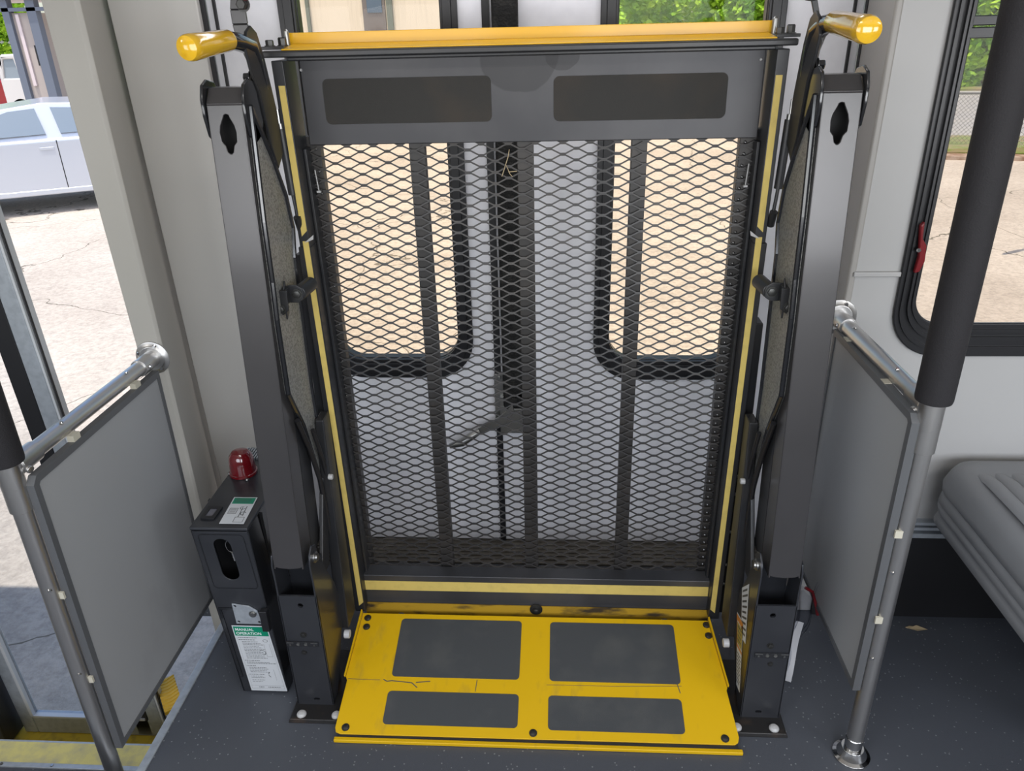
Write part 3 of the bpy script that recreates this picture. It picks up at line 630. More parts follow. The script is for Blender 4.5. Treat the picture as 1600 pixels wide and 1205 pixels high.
# side rails with tape
for s_ in (-1, 1):
    xt, xb = (-.488, -.470) if s_ < 0 else (.474, .461)   # outer edge of the tape top / bottom
    i_ = -s_
    def X(z, d): return (xb + (xt - xb) * (z - .10) / 1.31) + i_ * d
    rl = MB()
    for (z0, z1, d0) in ((.095, 1.085, -.012), (1.085, 1.45, -.008)):
        rl.hexa([(X(z0, d0), .272, z0), (X(z0, .015), .272, z0), (X(z0, .015), .350, z0), (X(z0, d0), .350, z0),
                 (X(z1, d0), .272, z1), (X(z1, .015), .272, z1), (X(z1, .015), .350, z1), (X(z1, d0), .350, z1)])
    rl.hexa([(X(.12, .015), .315, .12), (X(.12, .022), .315, .12), (X(.12, .022), .35, .12), (X(.12, .015), .35, .12), (X(1.28, .015), .315, 1.28), (X(1.28, .022), .315, 1.28), (X(1.28, .022), .35, 1.28), (X(1.28, .015), .35, 1.28)])
    ro = rl.build('side_rail', m_black, lift, bevel=.002)
    zc = 1.06 if s_ < 0 else .90
    MB().hexa([(X(.10, -.044), .290, .10), (X(.10, -.012), .290, .10), (X(.10, -.012), .345, .10), (X(.10, -.044), .345, .10), (X(zc, -.034), .300, zc), (X(zc, -.012), .300, zc), (X(zc, -.012), .345, zc), (X(zc, -.034), .345, zc)]).build('rail_channel', m_black, lift, bevel=.003)
    tp = MB()
    for (z0, z1) in ((.115, 1.098), (1.108, 1.405)):
        tp.hexa([(X(z0, .0), .2712, z0), (X(z0, .0125), .2712, z0 + .012), (X(z0, .0125), .2722, z0 + .012), (X(z0, .0), .2722, z0), (X(z1, .0), .2712, z1), (X(z1, .0125), .2712, z1), (X(z1, .0125), .2722, z1), (X(z1, .0), .2722, z1)])
    tp.build('reflective_tape', m_tape, ro, label='pale yellow reflective tape strip')
    mb = MB(); mb.plate([(X(1.10, .004), 1.095), (X(1.10, .026), 1.112), (X(1.10, .024), 1.102), (X(1.10, .014), 1.098)], [], (0, .2705, 0), (1, 0, 0), (0, 0, 1), (0, -.001, 0))
    mb.cyl((X(1.26, .03), .33, 1.235), (X(1.19, .032), .33, 1.192), .0012, 6); mb.box(min(X(1.19, .028), X(1.19, .036)), max(X(1.19, .028), X(1.19, .036)), .327, .334, 1.188, 1.192)
    mb.lathe((X(1.38, .028), .335, 1.43), (0, -1, 0), [(0, .0032), (.002, .002)], 8)
    mb.build('clip', m_wplast, ro, split=True)
    mb = MB()
    for z_ in (.20, .26, .36, .47, .52): mb.lathe((X(z_, -.012), .285, z_), (i_ * -1, 0, 0), [(0, .004), (.006, .004)], 10)
    mb.build('rivet', m_zinc, ro, split=True)
# yellow stop strip behind the bridge plate
o = MB().plate([(-.462, .055), (.452, .055), (.450, .100), (-.458, .104)], [circ(-.365, .062, .010, 18), circ(.338, .060, .011, 18)], (0, .300, 0), (1, 0, 0), (0, 0, 1), (0, -.003, 0)).build('inner_stop', m_yeld, lift, label='dirty ochre yellow strip behind the bridge plate')
mb = MB().lathe((-.001, .297, .093), (0, -1, 0), [(0, .017), (.002, .017), (.003, .008), (.010, .007), (.012, .003)], 20); mb.build('bolt', m_dkbolt, o, split=True)
# bridge plate: slopes from the platform down to the floor
bo = Vector((0, -.060, .0125)); bv = Vector((0, .355, .088)).normalized(); bn = Vector((0, -bv.z, bv.y))
def V_(y): return (y + .06) / bv.y
outl = [(-.461, V_(.268)), (.444, V_(.267)), (.464, V_(.087)), (.461, V_(.080)), (.470, V_(-.030)), (.466, V_(-.042)), (.458, V_(-.047)), (-.448, V_(-.050)), (-.460, V_(-.046)), (-.464, V_(-.036)), (-.462, V_(.080)), (-.467, V_(.090))]
br = MB().plate(outl, [], bo, (1, 0, 0), bv, -bn * .004).build('bridge_plate', m_yelw, lift, bevel=.001, label='scuffed yellow bridge plate with four grey pads')
for (x0, x1, y0, y1) in ((-.353, -.037, .093, .253), (.037, .354, .092, .252), (-.354, -.036, -.025, .056), (.035, .350, -.027, .055)):
    MB().plate(rrect(x0, x1, V_(y0), V_(y1), .010), [], bo, (1, 0, 0), bv, bn * .0012).build('non_skid_pad', m_padf, br)
mb = MB()
for x_, y_ in ((-.445, .253), (-.443, .227), (.439, .254), (.440, .224), (-.439, -.035), (.001, -.035), (.438, -.034)):
    roundbolt(mb, bo + Vector((x_, 0, 0)) + bv * V_(y_), bn, .0075, .004)
mb.build('rivet', m_dkbolt, br, split=True)
mb = MB()
for s_, xa, xb_ in ((-1, -.461, -.467), (1, .444, .464)):
    p0 = bo + Vector((xa, 0, 0)) + bv * V_(.270); p1 = bo + Vector((xb_, 0, 0)) + bv * V_(.088)
    mb.hexa([p0, p1, p1 + Vector((s_ * .004, 0, 0)), p0 + Vector((s_ * .004, 0, 0)), p0 + bn * .014, p1 + bn * .008, p1 + bn * .008 + Vector((s_ * .004, 0, 0)), p0 + bn * .014 + Vector((s_ * .004, 0, 0))])
mb.build('side_flange', m_yelw, br, bevel=.0015, split=True)
MB().box(-.462, .474, -.064, -.0535, .001, .0105).build('toe_strip', m_yelw, lift, bevel=.002, label='yellow toe strip on the floor under the bridge plate')
MB().hexa([(-.455, -.060, .004), (.466, -.060, .004), (.466, .26, .004), (-.455, .26, .004), (-.455, -.058, .0085), (.466, -.058, .0085), (.45, .26, .078), (-.45, .26, .078)]).build('bridge_frame', m_black, lift)
# scratches worn through the yellow
mb = MB()
def scratch(pts, w_=.0012):
    for i in range(len(pts) - 1):
        (xa, ya), (xb_, yb) = pts[i], pts[i + 1]
        A = bo + Vector((xa, 0, 0)) + bv * V_(ya) + bn * .0004; B = bo + Vector((xb_, 0, 0)) + bv * V_(yb) + bn * .0004
        d = (B - A).normalized().cross(bn) * w_
        mb._f([mb.bm.verts.new(q) for q in (A - d, B - d, B + d, A + d)])
scratch([(-.372, .085), (-.362, .080), (-.350, .082), (-.30, .078), (-.285, .066)]); scratch([(-.29, .079), (-.255, .083)]); scratch([(-.46, .084), (-.38, .083)], .0006)
scratch([(.03, .082), (.20, .083), (.355, .088)], .0005); scratch([(-.14, .09), (-.142, .06)], .0008); scratch([(.345, .092), (.348, .080), (.35, .07)], .001)
mb.build('scratch', m_ink, br, recalc=False, split=True)

# ================================================================== pump box
pump = empty('pump_box', (-.69, .25, 0), 'black hydraulic pump cover with red beacon and manual operation label beside left lift post', 'pump unit')
def bx(u, v, wv):   # u across 0..1, v depth 0..1 (front to back), wv height 0..1
    xl = -.730 + (-.768 + .730) * wv; xr = -.616 + (-.636 + .616) * wv
    yf = .078 + .002 * wv; yb = .44
    return Vector((xl + (xr - xl) * u, yf + (yb - yf) * v, .004 + .494 * wv))
slot = [(.56 + .20 * c_, s_) for c_, s_ in []]
# side, back and top skins
mb = MB()
def quadp(mb, q, t):
    q = [Vector(p) for p in q]; t = Vector(t); mb.hexa([q[0], q[1], q[2], q[3], q[0] + t, q[1] + t, q[2] + t, q[3] + t])
quadp(mb, [bx(0, 0, 0), bx(0, 1, 0), bx(0, 1, 1), bx(0, 0, 1)], (.003, 0, 0))
quadp(mb, [bx(1, 0, 0), bx(1, 1, 0), bx(1, 1, 1), bx(1, 0, 1)], (-.003, 0, 0))
quadp(mb, [bx(0, 1, 0), bx(1, 1, 0), bx(1, 1, 1), bx(0, 1, 1)], (0, -.003, 0))
mb.build('body', m_gloss, pump)
MB().hexa([bx(-.01, -.006, .985), bx(1.01, -.006, .985), bx(1.01, 1, .985), bx(-.01, 1, .985), bx(-.01, -.006, 1.002), bx(1.01, -.006, 1.002), bx(1.01, 1, 1.002), bx(-.01, 1, 1.002)]).build('lid', m_post, pump, bevel=.003)
# front cover with the slotted opening: plane coordinates along the leaning front
Of = bx(0, 0, 0); Uf = Vector((1, 0, 0)); Vf = (bx(0, 0, 1) - bx(0, 0, 0)); Vh = Vf.length; Vn = Vf.normalized()
sl = []
for a in range(13): sl.append((.062 + .020 * math.cos(PI * a / 12), .445 + .020 * math.sin(PI * a / 12)))
for a in range(13): sl.append((.062 + .020 * math.cos(PI + PI * a / 12), .370 + .020 * math.sin(PI + PI * a / 12)))
fo = MB().plate([(0, 0), (.114, 0), (.132, .485), (0, .485)], [sl], Of, Uf, Vn, (0, .003, 0)).build('front_cover', m_post, pump, bevel=.001)
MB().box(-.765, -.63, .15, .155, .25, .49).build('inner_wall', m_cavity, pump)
mb = MB()
mb.plate(rrect(.012, .118, .325, .478, .010), [rrect(.0135, .1165, .3265, .4765, .0095)], Of - Vector((0, .0002, 0)), Uf, Vn, (0, -.0012, 0))
mb.plate([(.006, .05), (.012, .05), (.012, .262), (.045, .262), (.045, .268), (.006, .268)], [], Of, Uf, Vn, (0, -.003, 0))
mb.build('cover_ridge', m_gloss, fo)
# chrome key ring and pin in the slot
mb = MB(); c0 = Of + Uf * .070 + Vn * .43 + Vector((0, .022, 0))
mb.sweep([c0 + Vector((.013 * math.cos(a), 0, .018 * math.sin(a))) for a in [PI * .35 + k * PI * .12 for k in range(12)]], .0014, 8)
mb.cyl(c0 + Vector((.0, 0, -.018)), c0 + Vector((.002, 0, -.040)), .004, 12); mb.cyl(c0 + Vector((.010, .006, -.012)), c0 + Vector((.014, .006, -.070)), .0045, 12)
mb.build('release_pin', m_chrome, pump)
# grey plate with three holes and valve screw
pq = [(.040, .222), (.104, .222), (.100, .262), (.082, .276), (.043, .282)]
o = MB().plate(pq, [circ(.047, .228, .0035, 12), circ(.097, .228, .0035, 12), circ(.049, .275, .0035, 12)], Of - Vector((0, .001, 0)), Uf, Vn, (0, -.003, 0)).build('valve_plate', m_alu, pump, bevel=.0005)
mb = MB().lathe(Of + Uf * .088 + Vn * .254 + Vector((0, -.004, 0)), (0, -1, 0), [(0, .009), (.003, .009), (.003, .006), (.006, .006), (.006, .002)], 18); mb.build('valve_screw', m_zinc, o)
MB().box(-.640, -.622, .060, .076, .215, .275).build('valve_block', m_rub, pump, bevel=.002)
# manual operation label
lab = MB()
LO = Of + Uf * .0 + Vector((0, -.0012, 0))
Lq = [LO + Uf * .022 + Vn * .214, LO + Uf * .111 + Vn * .214, LO + Uf * .1135 + Vn * .004, LO + Uf * .022 + Vn * .004]
Lq[0] = LO + Uf * .024 + Vn * .214
lab.mi = 0; decal(lab, Lq, 0, 1, 0, 1, (0, 0, 0))
lab.mi = 1; decal(lab, Lq, .03, .97, .015, .15, (0, -.0003, 0))
lab.mi = 2
def row(v, u0, u1, h=.010):
    u = u0
    while u < u1:
        ww = random.uniform(.02, .07); decal(lab, Lq, u, min(u + ww, u1), v, v + h, (0, -.0003, 0)); u += ww + .014
row(.175, .08, .60, .007); row(.205, .08, .55, .008)
for k in range(12): row(.235 + k * .0225, .16, .60 + .07 * (k % 3), .0065)
row(.52, .08, .50, .008); row(.548, .12, .75, .007); row(.566, .12, .92, .007); row(.60, .08, .34, .008)
for k in range(4): row(.63 + k * .0225, .14, .62 + .05 * (k % 2), .0065)
row(.735, .08, .5, .008); row(.765, .12, .45, .0065); row(.785, .12, .5, .0065); row(.825, .12, .48, .0065); row(.85, .12, .4, .0065)
row(.935, .25, .40, .010); row(.935, .5, .85, .010)
for (u0, u1, v0, v1) in ((.05, .95, .915, .917), (.05, .95, .963, .965), (.05, .053, .17, .965), (.947, .95, .17, .965), (.745, .75, .27, .46), (.90, .905, .27, .46), (.80, .805, .66, .83), (.745, .9, .458, .461)): decal(lab, Lq, u0, u1, v0, v1, (0, -.0003, 0))
def arc(cu, cv, ru, rv, a0, a1, th):
    n_ = 10
    for i in range(n_):
        p = [a0 + (a1 - a0) * (i + j) / n_ for j in (0, 1)]
        lab._f([lab.bm.verts.new(mapbil(Lq, cu + rr * ru * math.cos(a), cv + rr * rv * math.sin(a)) + Vector((0, -.0004, 0))) for a, rr in ((p[0], 1), (p[1], 1), (p[1], 1 - th), (p[0], 1 - th))])
arc(.64, .40, .10, .040, -2.4, 1.8, .16); arc(.70, .74, .08, .045, 2.0, 3.1, .2); arc(.70, .74, .08, .045, 3.4, 4.3, .2); arc(.82, .22, .07, .022, 0, 2 * PI, .18)
lo_ = lab.build('operation_label', [m_white, m_green, m_ink], pump, recalc=False, label='white and green MANUAL OPERATION label')
def text(body, name, loc, size, xdir, ydir, m, parent):
    cu = bpy.data.curves.new(name, 'FONT'); cu.body = body; cu.size = size; cu.extrude = .0001; cu.offset = .00012
    t = bpy.data.objects.new(name, cu); col.objects.link(t)
    xd = Vector(xdir).normalized(); yd = Vector(ydir).normalized(); zd = xd.cross(yd)
    mt = Matrix((xd, yd, zd)).transposed().to_4x4(); mt.translation = Vector(loc)
    dg = bpy.context.evaluated_depsgraph_get(); me = bpy.data.meshes.new_from_object(t.evaluated_get(dg))
    me.transform(mt); bpy.data.objects.remove(t)
    o = bpy.data.objects.new(name, me); col.objects.link(o); me.materials.clear(); me.materials.append(m)
    o.parent = parent; base = Vector((0, 0, 0)); q = parent
    while q is not None: base += q.location; q = q.parent
    me.transform(Matrix.Translation(-base)); return o
tx = mapbil(Lq, .07, .075) + Vector((0, -.0006, 0)); text('MANUAL', 'lettering' , tx, .0112, Uf, Vn, m_wink, lo_)
tx = mapbil(Lq, .07, .132) + Vector((0, -.0006, 0)); text('OPERATION', 'lettering' , tx, .0112, Uf, Vn, m_wink, lo_)
# things on the lid: second label, counter window, beacon, toggle
lid_z = .5005
def lp(x, y, dz=0): return Vector((x, y, lid_z + dz))
tq = [lp(-.712, .200), lp(-.655, .200), lp(-.648, .092), lp(-.705, .092)]
l2 = MB(); l2.mi = 0; decal(l2, tq, 0, 1, 0, 1, (0, 0, 0)); l2.mi = 1; decal(l2, tq, .05, .95, .03, .26, (0, 0, .0003))
l2.mi = 2
for k in range(3): decal(l2, tq, .12, .8, .07 + .06 * k, .09 + .06 * k, (0, 0, .0005))
for (u0, u1, v0, v1) in ((.1, .45, .42, .43), (.1, .45, .62, .63), (.1, .12, .42, .63), (.43, .45, .42, .63), (.5, .9, .75, .76), (.5, .9, .93, .94), (.5, .52, .75, .94), (.88, .9, .75, .94), (.6, .63, .4, .75), (.75, .78, .35, .7)): decal(l2, tq, u0, u1, v0, v1, (0, 0, .0003))
for k in range(5): decal(l2, tq, .15, .4, .45 + k * .035, .46 + k * .035, (0, 0, .0003))
def arc2(cu, cv, ru, rv, a0, a1, th):
    for i in range(8):
        p = [a0 + (a1 - a0) * (i + j) / 8 for j in (0, 1)]
        l2._f([l2.bm.verts.new(mapbil(tq, cu + rr * ru * math.cos(a), cv + rr * rv * math.sin(a)) + Vector((0, 0, .0004))) for a, rr in ((p[0], 1), (p[1], 1), (p[1], 1 - th), (p[0], 1 - th))])
arc2(.62, .42, .12, .06, 0, 5, .25); arc2(.75, .62, .12, .07, 1, 6, .25)
l2.build('lid_label', [m_white, m_green, m_ink], pump, recalc=False, label='white and green label on the lid')
o = MB().plate(rrect(-.756, -.722, .108, .158, .003), [rrect(-.748, -.731, .118, .148, .001)], (0, 0, lid_z), (1, 0, 0), (0, 1, 0), (0, 0, .003)).build('counter_window', m_rub, pump)
MB().box(-.748, -.731, .118, .148, lid_z, lid_z + .001).build('counter_glass', mat('grey_counter', (.12, .12, .14), .2), o)
bcn = MB().lathe(lp(-.731, .310), (0, 0, 1), [(0, .034), (.006, .034), (.007, .0315), (.034, .0305), (.052, .0275), (.061, .020), (.065, .007)], 32).build('beacon', m_red, pump, label='red domed beacon lens')
mb = MB()
for dx, dy in ((-.030, -.004), (.018, -.028)): mb.lathe(lp(-.731 + dx * 1.15, .310 + dy * 1.15), (0, 0, 1), [(0, .005), (.003, .004)], 10)
mb.build('screw', m_zinc, bcn, split=True)
mb = MB()
for k in range(12): mb.box(-.765 + k * .007, -.7615 + k * .007, .375, .43, lid_z - .001, lid_z + .004)
mb.build('vent_slots', m_alu, pump)
mb = MB().lathe((-.770, .20, .488), (-1, 0, .2), [(0, .006), (.006, .006), (.008, .003)], 10).cyl((-.772, .215, .485), (-.775, .23, .480), .004); mb.build('hinge_clip', m_rub, pump)

# ================================================================== partitions with grab poles
def partition(sgn, px, py, x_pan, y0, y1, z0, z1, rail, wall_y, foam_z, label, cat):
    root = empty('divider_partition', (px, py, 0), label, cat)
    # panel with dark edge trim
    MB().box(x_pan - .005, x_pan + .005, y0 + .004, y1 - .004, z0 + .004, z1 - .010).build('panel', m_panel, root, bevel=.001)
    e = MB(); t = .008
    ch = .014
    loop = [(y0 + ch, z1), (y0, z1 - ch), (y0, z0), (y1, z0), (y1, z1)]
    inn = [(y0 + ch + .006, z1 - .015), (y0 + .015, z1 - ch - .006), (y0 + .015, z0 + .012), (y1 - .010, z0 + .012), (y1 - .010, z1 - .015)]
    for i in range(5):
        q = [loop[i], loop[(i + 1) % 5], inn[(i + 1) % 5], inn[i]]
        e.hexa([(x_pan - t, p[0], p[1]) for p in q] + [(x_pan + t, p[0], p[1]) for p in q])
    e.build('edge_trim', m_panele, root)
    # rail
    a, b_ = Vector(rail[0]), Vector(rail[1])   # wall end, pole end
    d = (b_ - a).normalized()
    MB().cyl(a, b_, .0168, 24).build('top_rail', m_steel, root)
    mb = MB(); mb.lathe(a + Vector((0, wall_y - a.y, 0)), (0, -1, 0), [(0, .042), (.003, .042), (.006, .034), (.010, .030)], 32)
    mb.sweep([a + Vector((0, wall_y - a.y - .006, 0)), a + d * .05], .0205, 24)
    fo_ = mb.build('wall_flange', m_steel, root, bevel=.001)
    mb = MB()
    for dx, dz in ((-.030, .012), (.012, .031), (.018, -.027)): mb.lathe(a + Vector((dx, wall_y - a.y - .006, dz)), (0, -1, 0), [(0, .0055), (.003, .004)], 10)
    mb.lathe(a + d * .035 + Vector((0, 0, .0)) + Vector((.0 + .0205 * (-sgn), 0, 0)), (-sgn, 0, 0), [(0, .005), (.003, .004)], 10)
    mb.build('screw', m_chrome, fo_, split=True)
    # tee clamp at the pole
    mb = MB(); mb.sweep([b_ - d * .055, b_ + d * .002], [.0205, .021], 24); mb.sweep([Vector((px, py, b_.z - .035)), Vector((px, py, b_.z + .035))], .0215, 24)
    mb.sweep([b_ - d * .03, Vector((px, py, b_.z))], [.017, .021], 20)
    mb.lathe(b_ - d * .006 + Vector((-sgn * .018, 0, -.010)), (-sgn, -.3, -.3), [(0, .0075), (.006, .0075), (.007, .004)], 12)
    mb.lathe(Vector((px, py + .016, b_.z + .034)), (0, .2, 1), [(0, .010), (.010, .008), (.012, .003)], 12)
    mb.build('tee_clamp', m_steel, root, bevel=.0008)
    # clips between rail and panel
    mb = MB(); cl = MB()
    for k in (.22, .72):
        c = a.lerp(b_, k); mb.box(x_pan - .007, x_pan + .007, c.y - .011, c.y + .011, z1 - .004, c.z - .008)
        s0 = c + Vector((-sgn * .006, 0, .0165)); cl.lathe(s0, (0, 0, 1), [(0, .0045), (.0025, .003)], 10)
    for k in (.30, .62):
        zz = z0 + (z1 - z0) * k; mb.box(min(px, x_pan) + .004, max(px, x_pan) - .002, y0 - .006, y0 - .001, zz - .008, zz + .008)
    mb.build('spacer', mat('ivory_spacer', (.5, .47, .38), .5) if 'ivory_spacer' not in bpy.data.materials else bpy.data.materials['ivory_spacer'], root, split=True)
    for zz in (.30, .52): cl.lathe((px - sgn * .010, py - .0145, zz), (-sgn * .5, -1, 0), [(0, .0045), (.0025, .003)], 10)
    cl.build('screw', m_chrome, root, split=True)
    # pole
    zb = 0.0 if sgn > 0 else -.25
    MB().cyl((px, py, zb + .004), (px, py, 1.945), .0175, 28).build('pole', m_steel, root)
    mb = MB().lathe((px, py, foam_z - .10), (0, 0, 1), [(0, .0180), (.002, .0212), (.13, .0212)], 28)
    mb.build('sleeve', m_steel, root)
    MB().lathe((px, py, foam_z), (0, 0, 1), [(0, .024), (.003, .0305), (.008, .0315), (.95, .0315), (.955, .026)], 36).build('foam_grip', m_foam, root, label='black foam grip sleeve')
    mb = MB().lathe((px, py, zb), (0, 0, 1), [(0, .040), (.004, .040), (.008, .032), (.020, .026), (.026, .024), (.026, .0185)], 32)
    mb.lathe((px, py, zb + .026), (0, 0, 1), [(0, .0185), (.030, .0190), (.032, .0176)], 28)
    mb.build('foot_flange', m_chrome, root, bevel=.0008)
    return root
partition(1, .715, -.050, .690, -.06, .372, .205, .860, ((.703, .40, .872), (.716, -.035, .868)), .42, .885,
          'grey divider partition with foam-covered steel pole beside the bus seat', 'partition')
partition(-1, -.945, -.150, -.917, -.148, .345, .064, .765, ((-.935, .36, .785), (-.942, -.135, .787)), .38, .80,
          'grey divider partition with steel rail beside the entry steps', 'partition')

# ================================================================== seat
seat = empty('bus_seat', (1.25, .1, 0), 'grey vinyl bus seat cushion by the right wall under the window', 'seat')
mb = MB()
x0, x1, y0, y1 = .985, 1.95, -.42, .395
rows = []
zprof = [(.355, .030), (.350, .012), (.362, .0), (.380, .004), (.386, .007), (.392, .004), (.408, .0), (.414, .006), (.420, .0), (.440, .003), (.446, .008), (.452, .002), (.470, .0), (.492, .008), (.508, .016), (.515, .032), (.518, .052)]
nl = 60
for z_, ins in zprof:
    r = .075
    row_ = rrect(x0 + ins, x1 - ins, y0 + ins, y1 - ins, max(r - ins * .5, .02), 12)
    rows.append([(p[0], p[1], z_ + .012 * math.exp(-((p[1] - .1) / .3) ** 2) * (z_ > .48)) for p in row_])
vv = [[mb.bm.verts.new(p) for p in r_] for r_ in rows]; m_ = len(vv[0])
for i in range(len(vv) - 1):
    for k in range(m_): mb._f([vv[i][k], vv[i][(k + 1) % m_], vv[i + 1][(k + 1) % m_], vv[i + 1][k]])
mb._f(vv[0][::-1]); mb._f(vv[-1])
mb.build('cushion', m_seat, seat, sharp=60)
mb = MB()
k = 0
x_ = 1.072
while x_ < 1.85:
    mb.sweep([(x_ - .024, -.30, .521)] + [(x_ - .024, -.25 + .05 * k_, .521 + .012 * math.exp(-((-.35 + .05 * k_) / .3) ** 2)) for k_ in range(11)] + [(x_ - .024, .30, .521)], .0190, 8, prof=[(-1, .15), (-.85, -.10), (-.4, -.24), (.4, -.24), (.85, -.10), (1, .15)]); x_ += .038
mb.build('quilted_ribs', m_seat, seat, sharp=60)
MB().box(1.2, 1.7, -.25, .405, .30, .352).box(1.22, 1.27, -.1, -.05, 0, .30).box(1.60, 1.65, -.1, -.05, 0, .30).build('seat_frame', m_black, seat)

# ================================================================== small things
# plastic bag hanging behind the right post
bag = empty('plastic_bag', (.63, .15, 0), 'crumpled clear plastic bag with papers on the floor behind right lift post', 'bag')
mb = MB(); P = []
for i in range(13):
    v = i / 12; row_ = []
    for j in range(9):
        u = j / 8
        xl = .597 + .012 * v; xr = .640 + .045 * v
        row_.append((xl + (xr - xl) * u, .135 + .06 * u + .012 * math.sin(u * 9 + v * 5) + .010 * math.sin(v * 13 + u * 3), .004 + .265 * v + .010 * math.sin(u * 7)))
    P.append(row_)
mb.grid(P); P2 = [[(p[0] + .003, p[1] + .014, p[2]) for p in r_] for r_ in P]; mb.grid(P2)
mb.build('bag_film', m_bag, bag, recalc=False, sharp=180)
mb = MB(); mb.grid([[(.604 + .030 * u / 4 + .006 * i / 6, .150 + .004 * math.sin(u + i), .01 + .19 * i / 6) for u in range(5)] for i in range(7)])
mb.build('papers', m_paper, bag, recalc=False)
MB().sweep([(.650, .20, .262), (.668, .20, .250), (.684, .20, .205), (.690, .20, .180)], .004, 8).build('red_seal', m_redp, bag, label='red zip seal of the bag')
mb = MB()
mb.sweep([(-.062, .338, 1.215), (-.048, .333, 1.255), (-.045, .332, 1.27)], .0009, 5); mb.sweep([(-.048, .332, 1.225), (-.030, .333, 1.226)], .0009, 5); mb.sweep([(-.052, .333, 1.238), (-.045, .332, 1.221), (-.040, .333, 1.215)], .0007, 5)
tag(mb.build('grass_stalk', m_straw), 'dry straw stalk caught in the upper mesh of the lift', 'straw')
mb = MB(); mb._f([mb.bm.verts.new(q) for q in ((1.00, .455 - .1, .003), (1.025, .465 - .1, .006), (1.05, .452 - .1, .003), (1.02, .445 - .1, .004))])
mb.plate([(0, 0), (.012, .005), (.03, .002), (.018, -.008)], [], (.995, .36, .001), (1, 0, 0), (0, 1, 0), (0, 0, .002))
tag(mb.build('paper_scrap', m_straw), 'small tan scrap on the dark floor behind the right steel pole', 'paper')

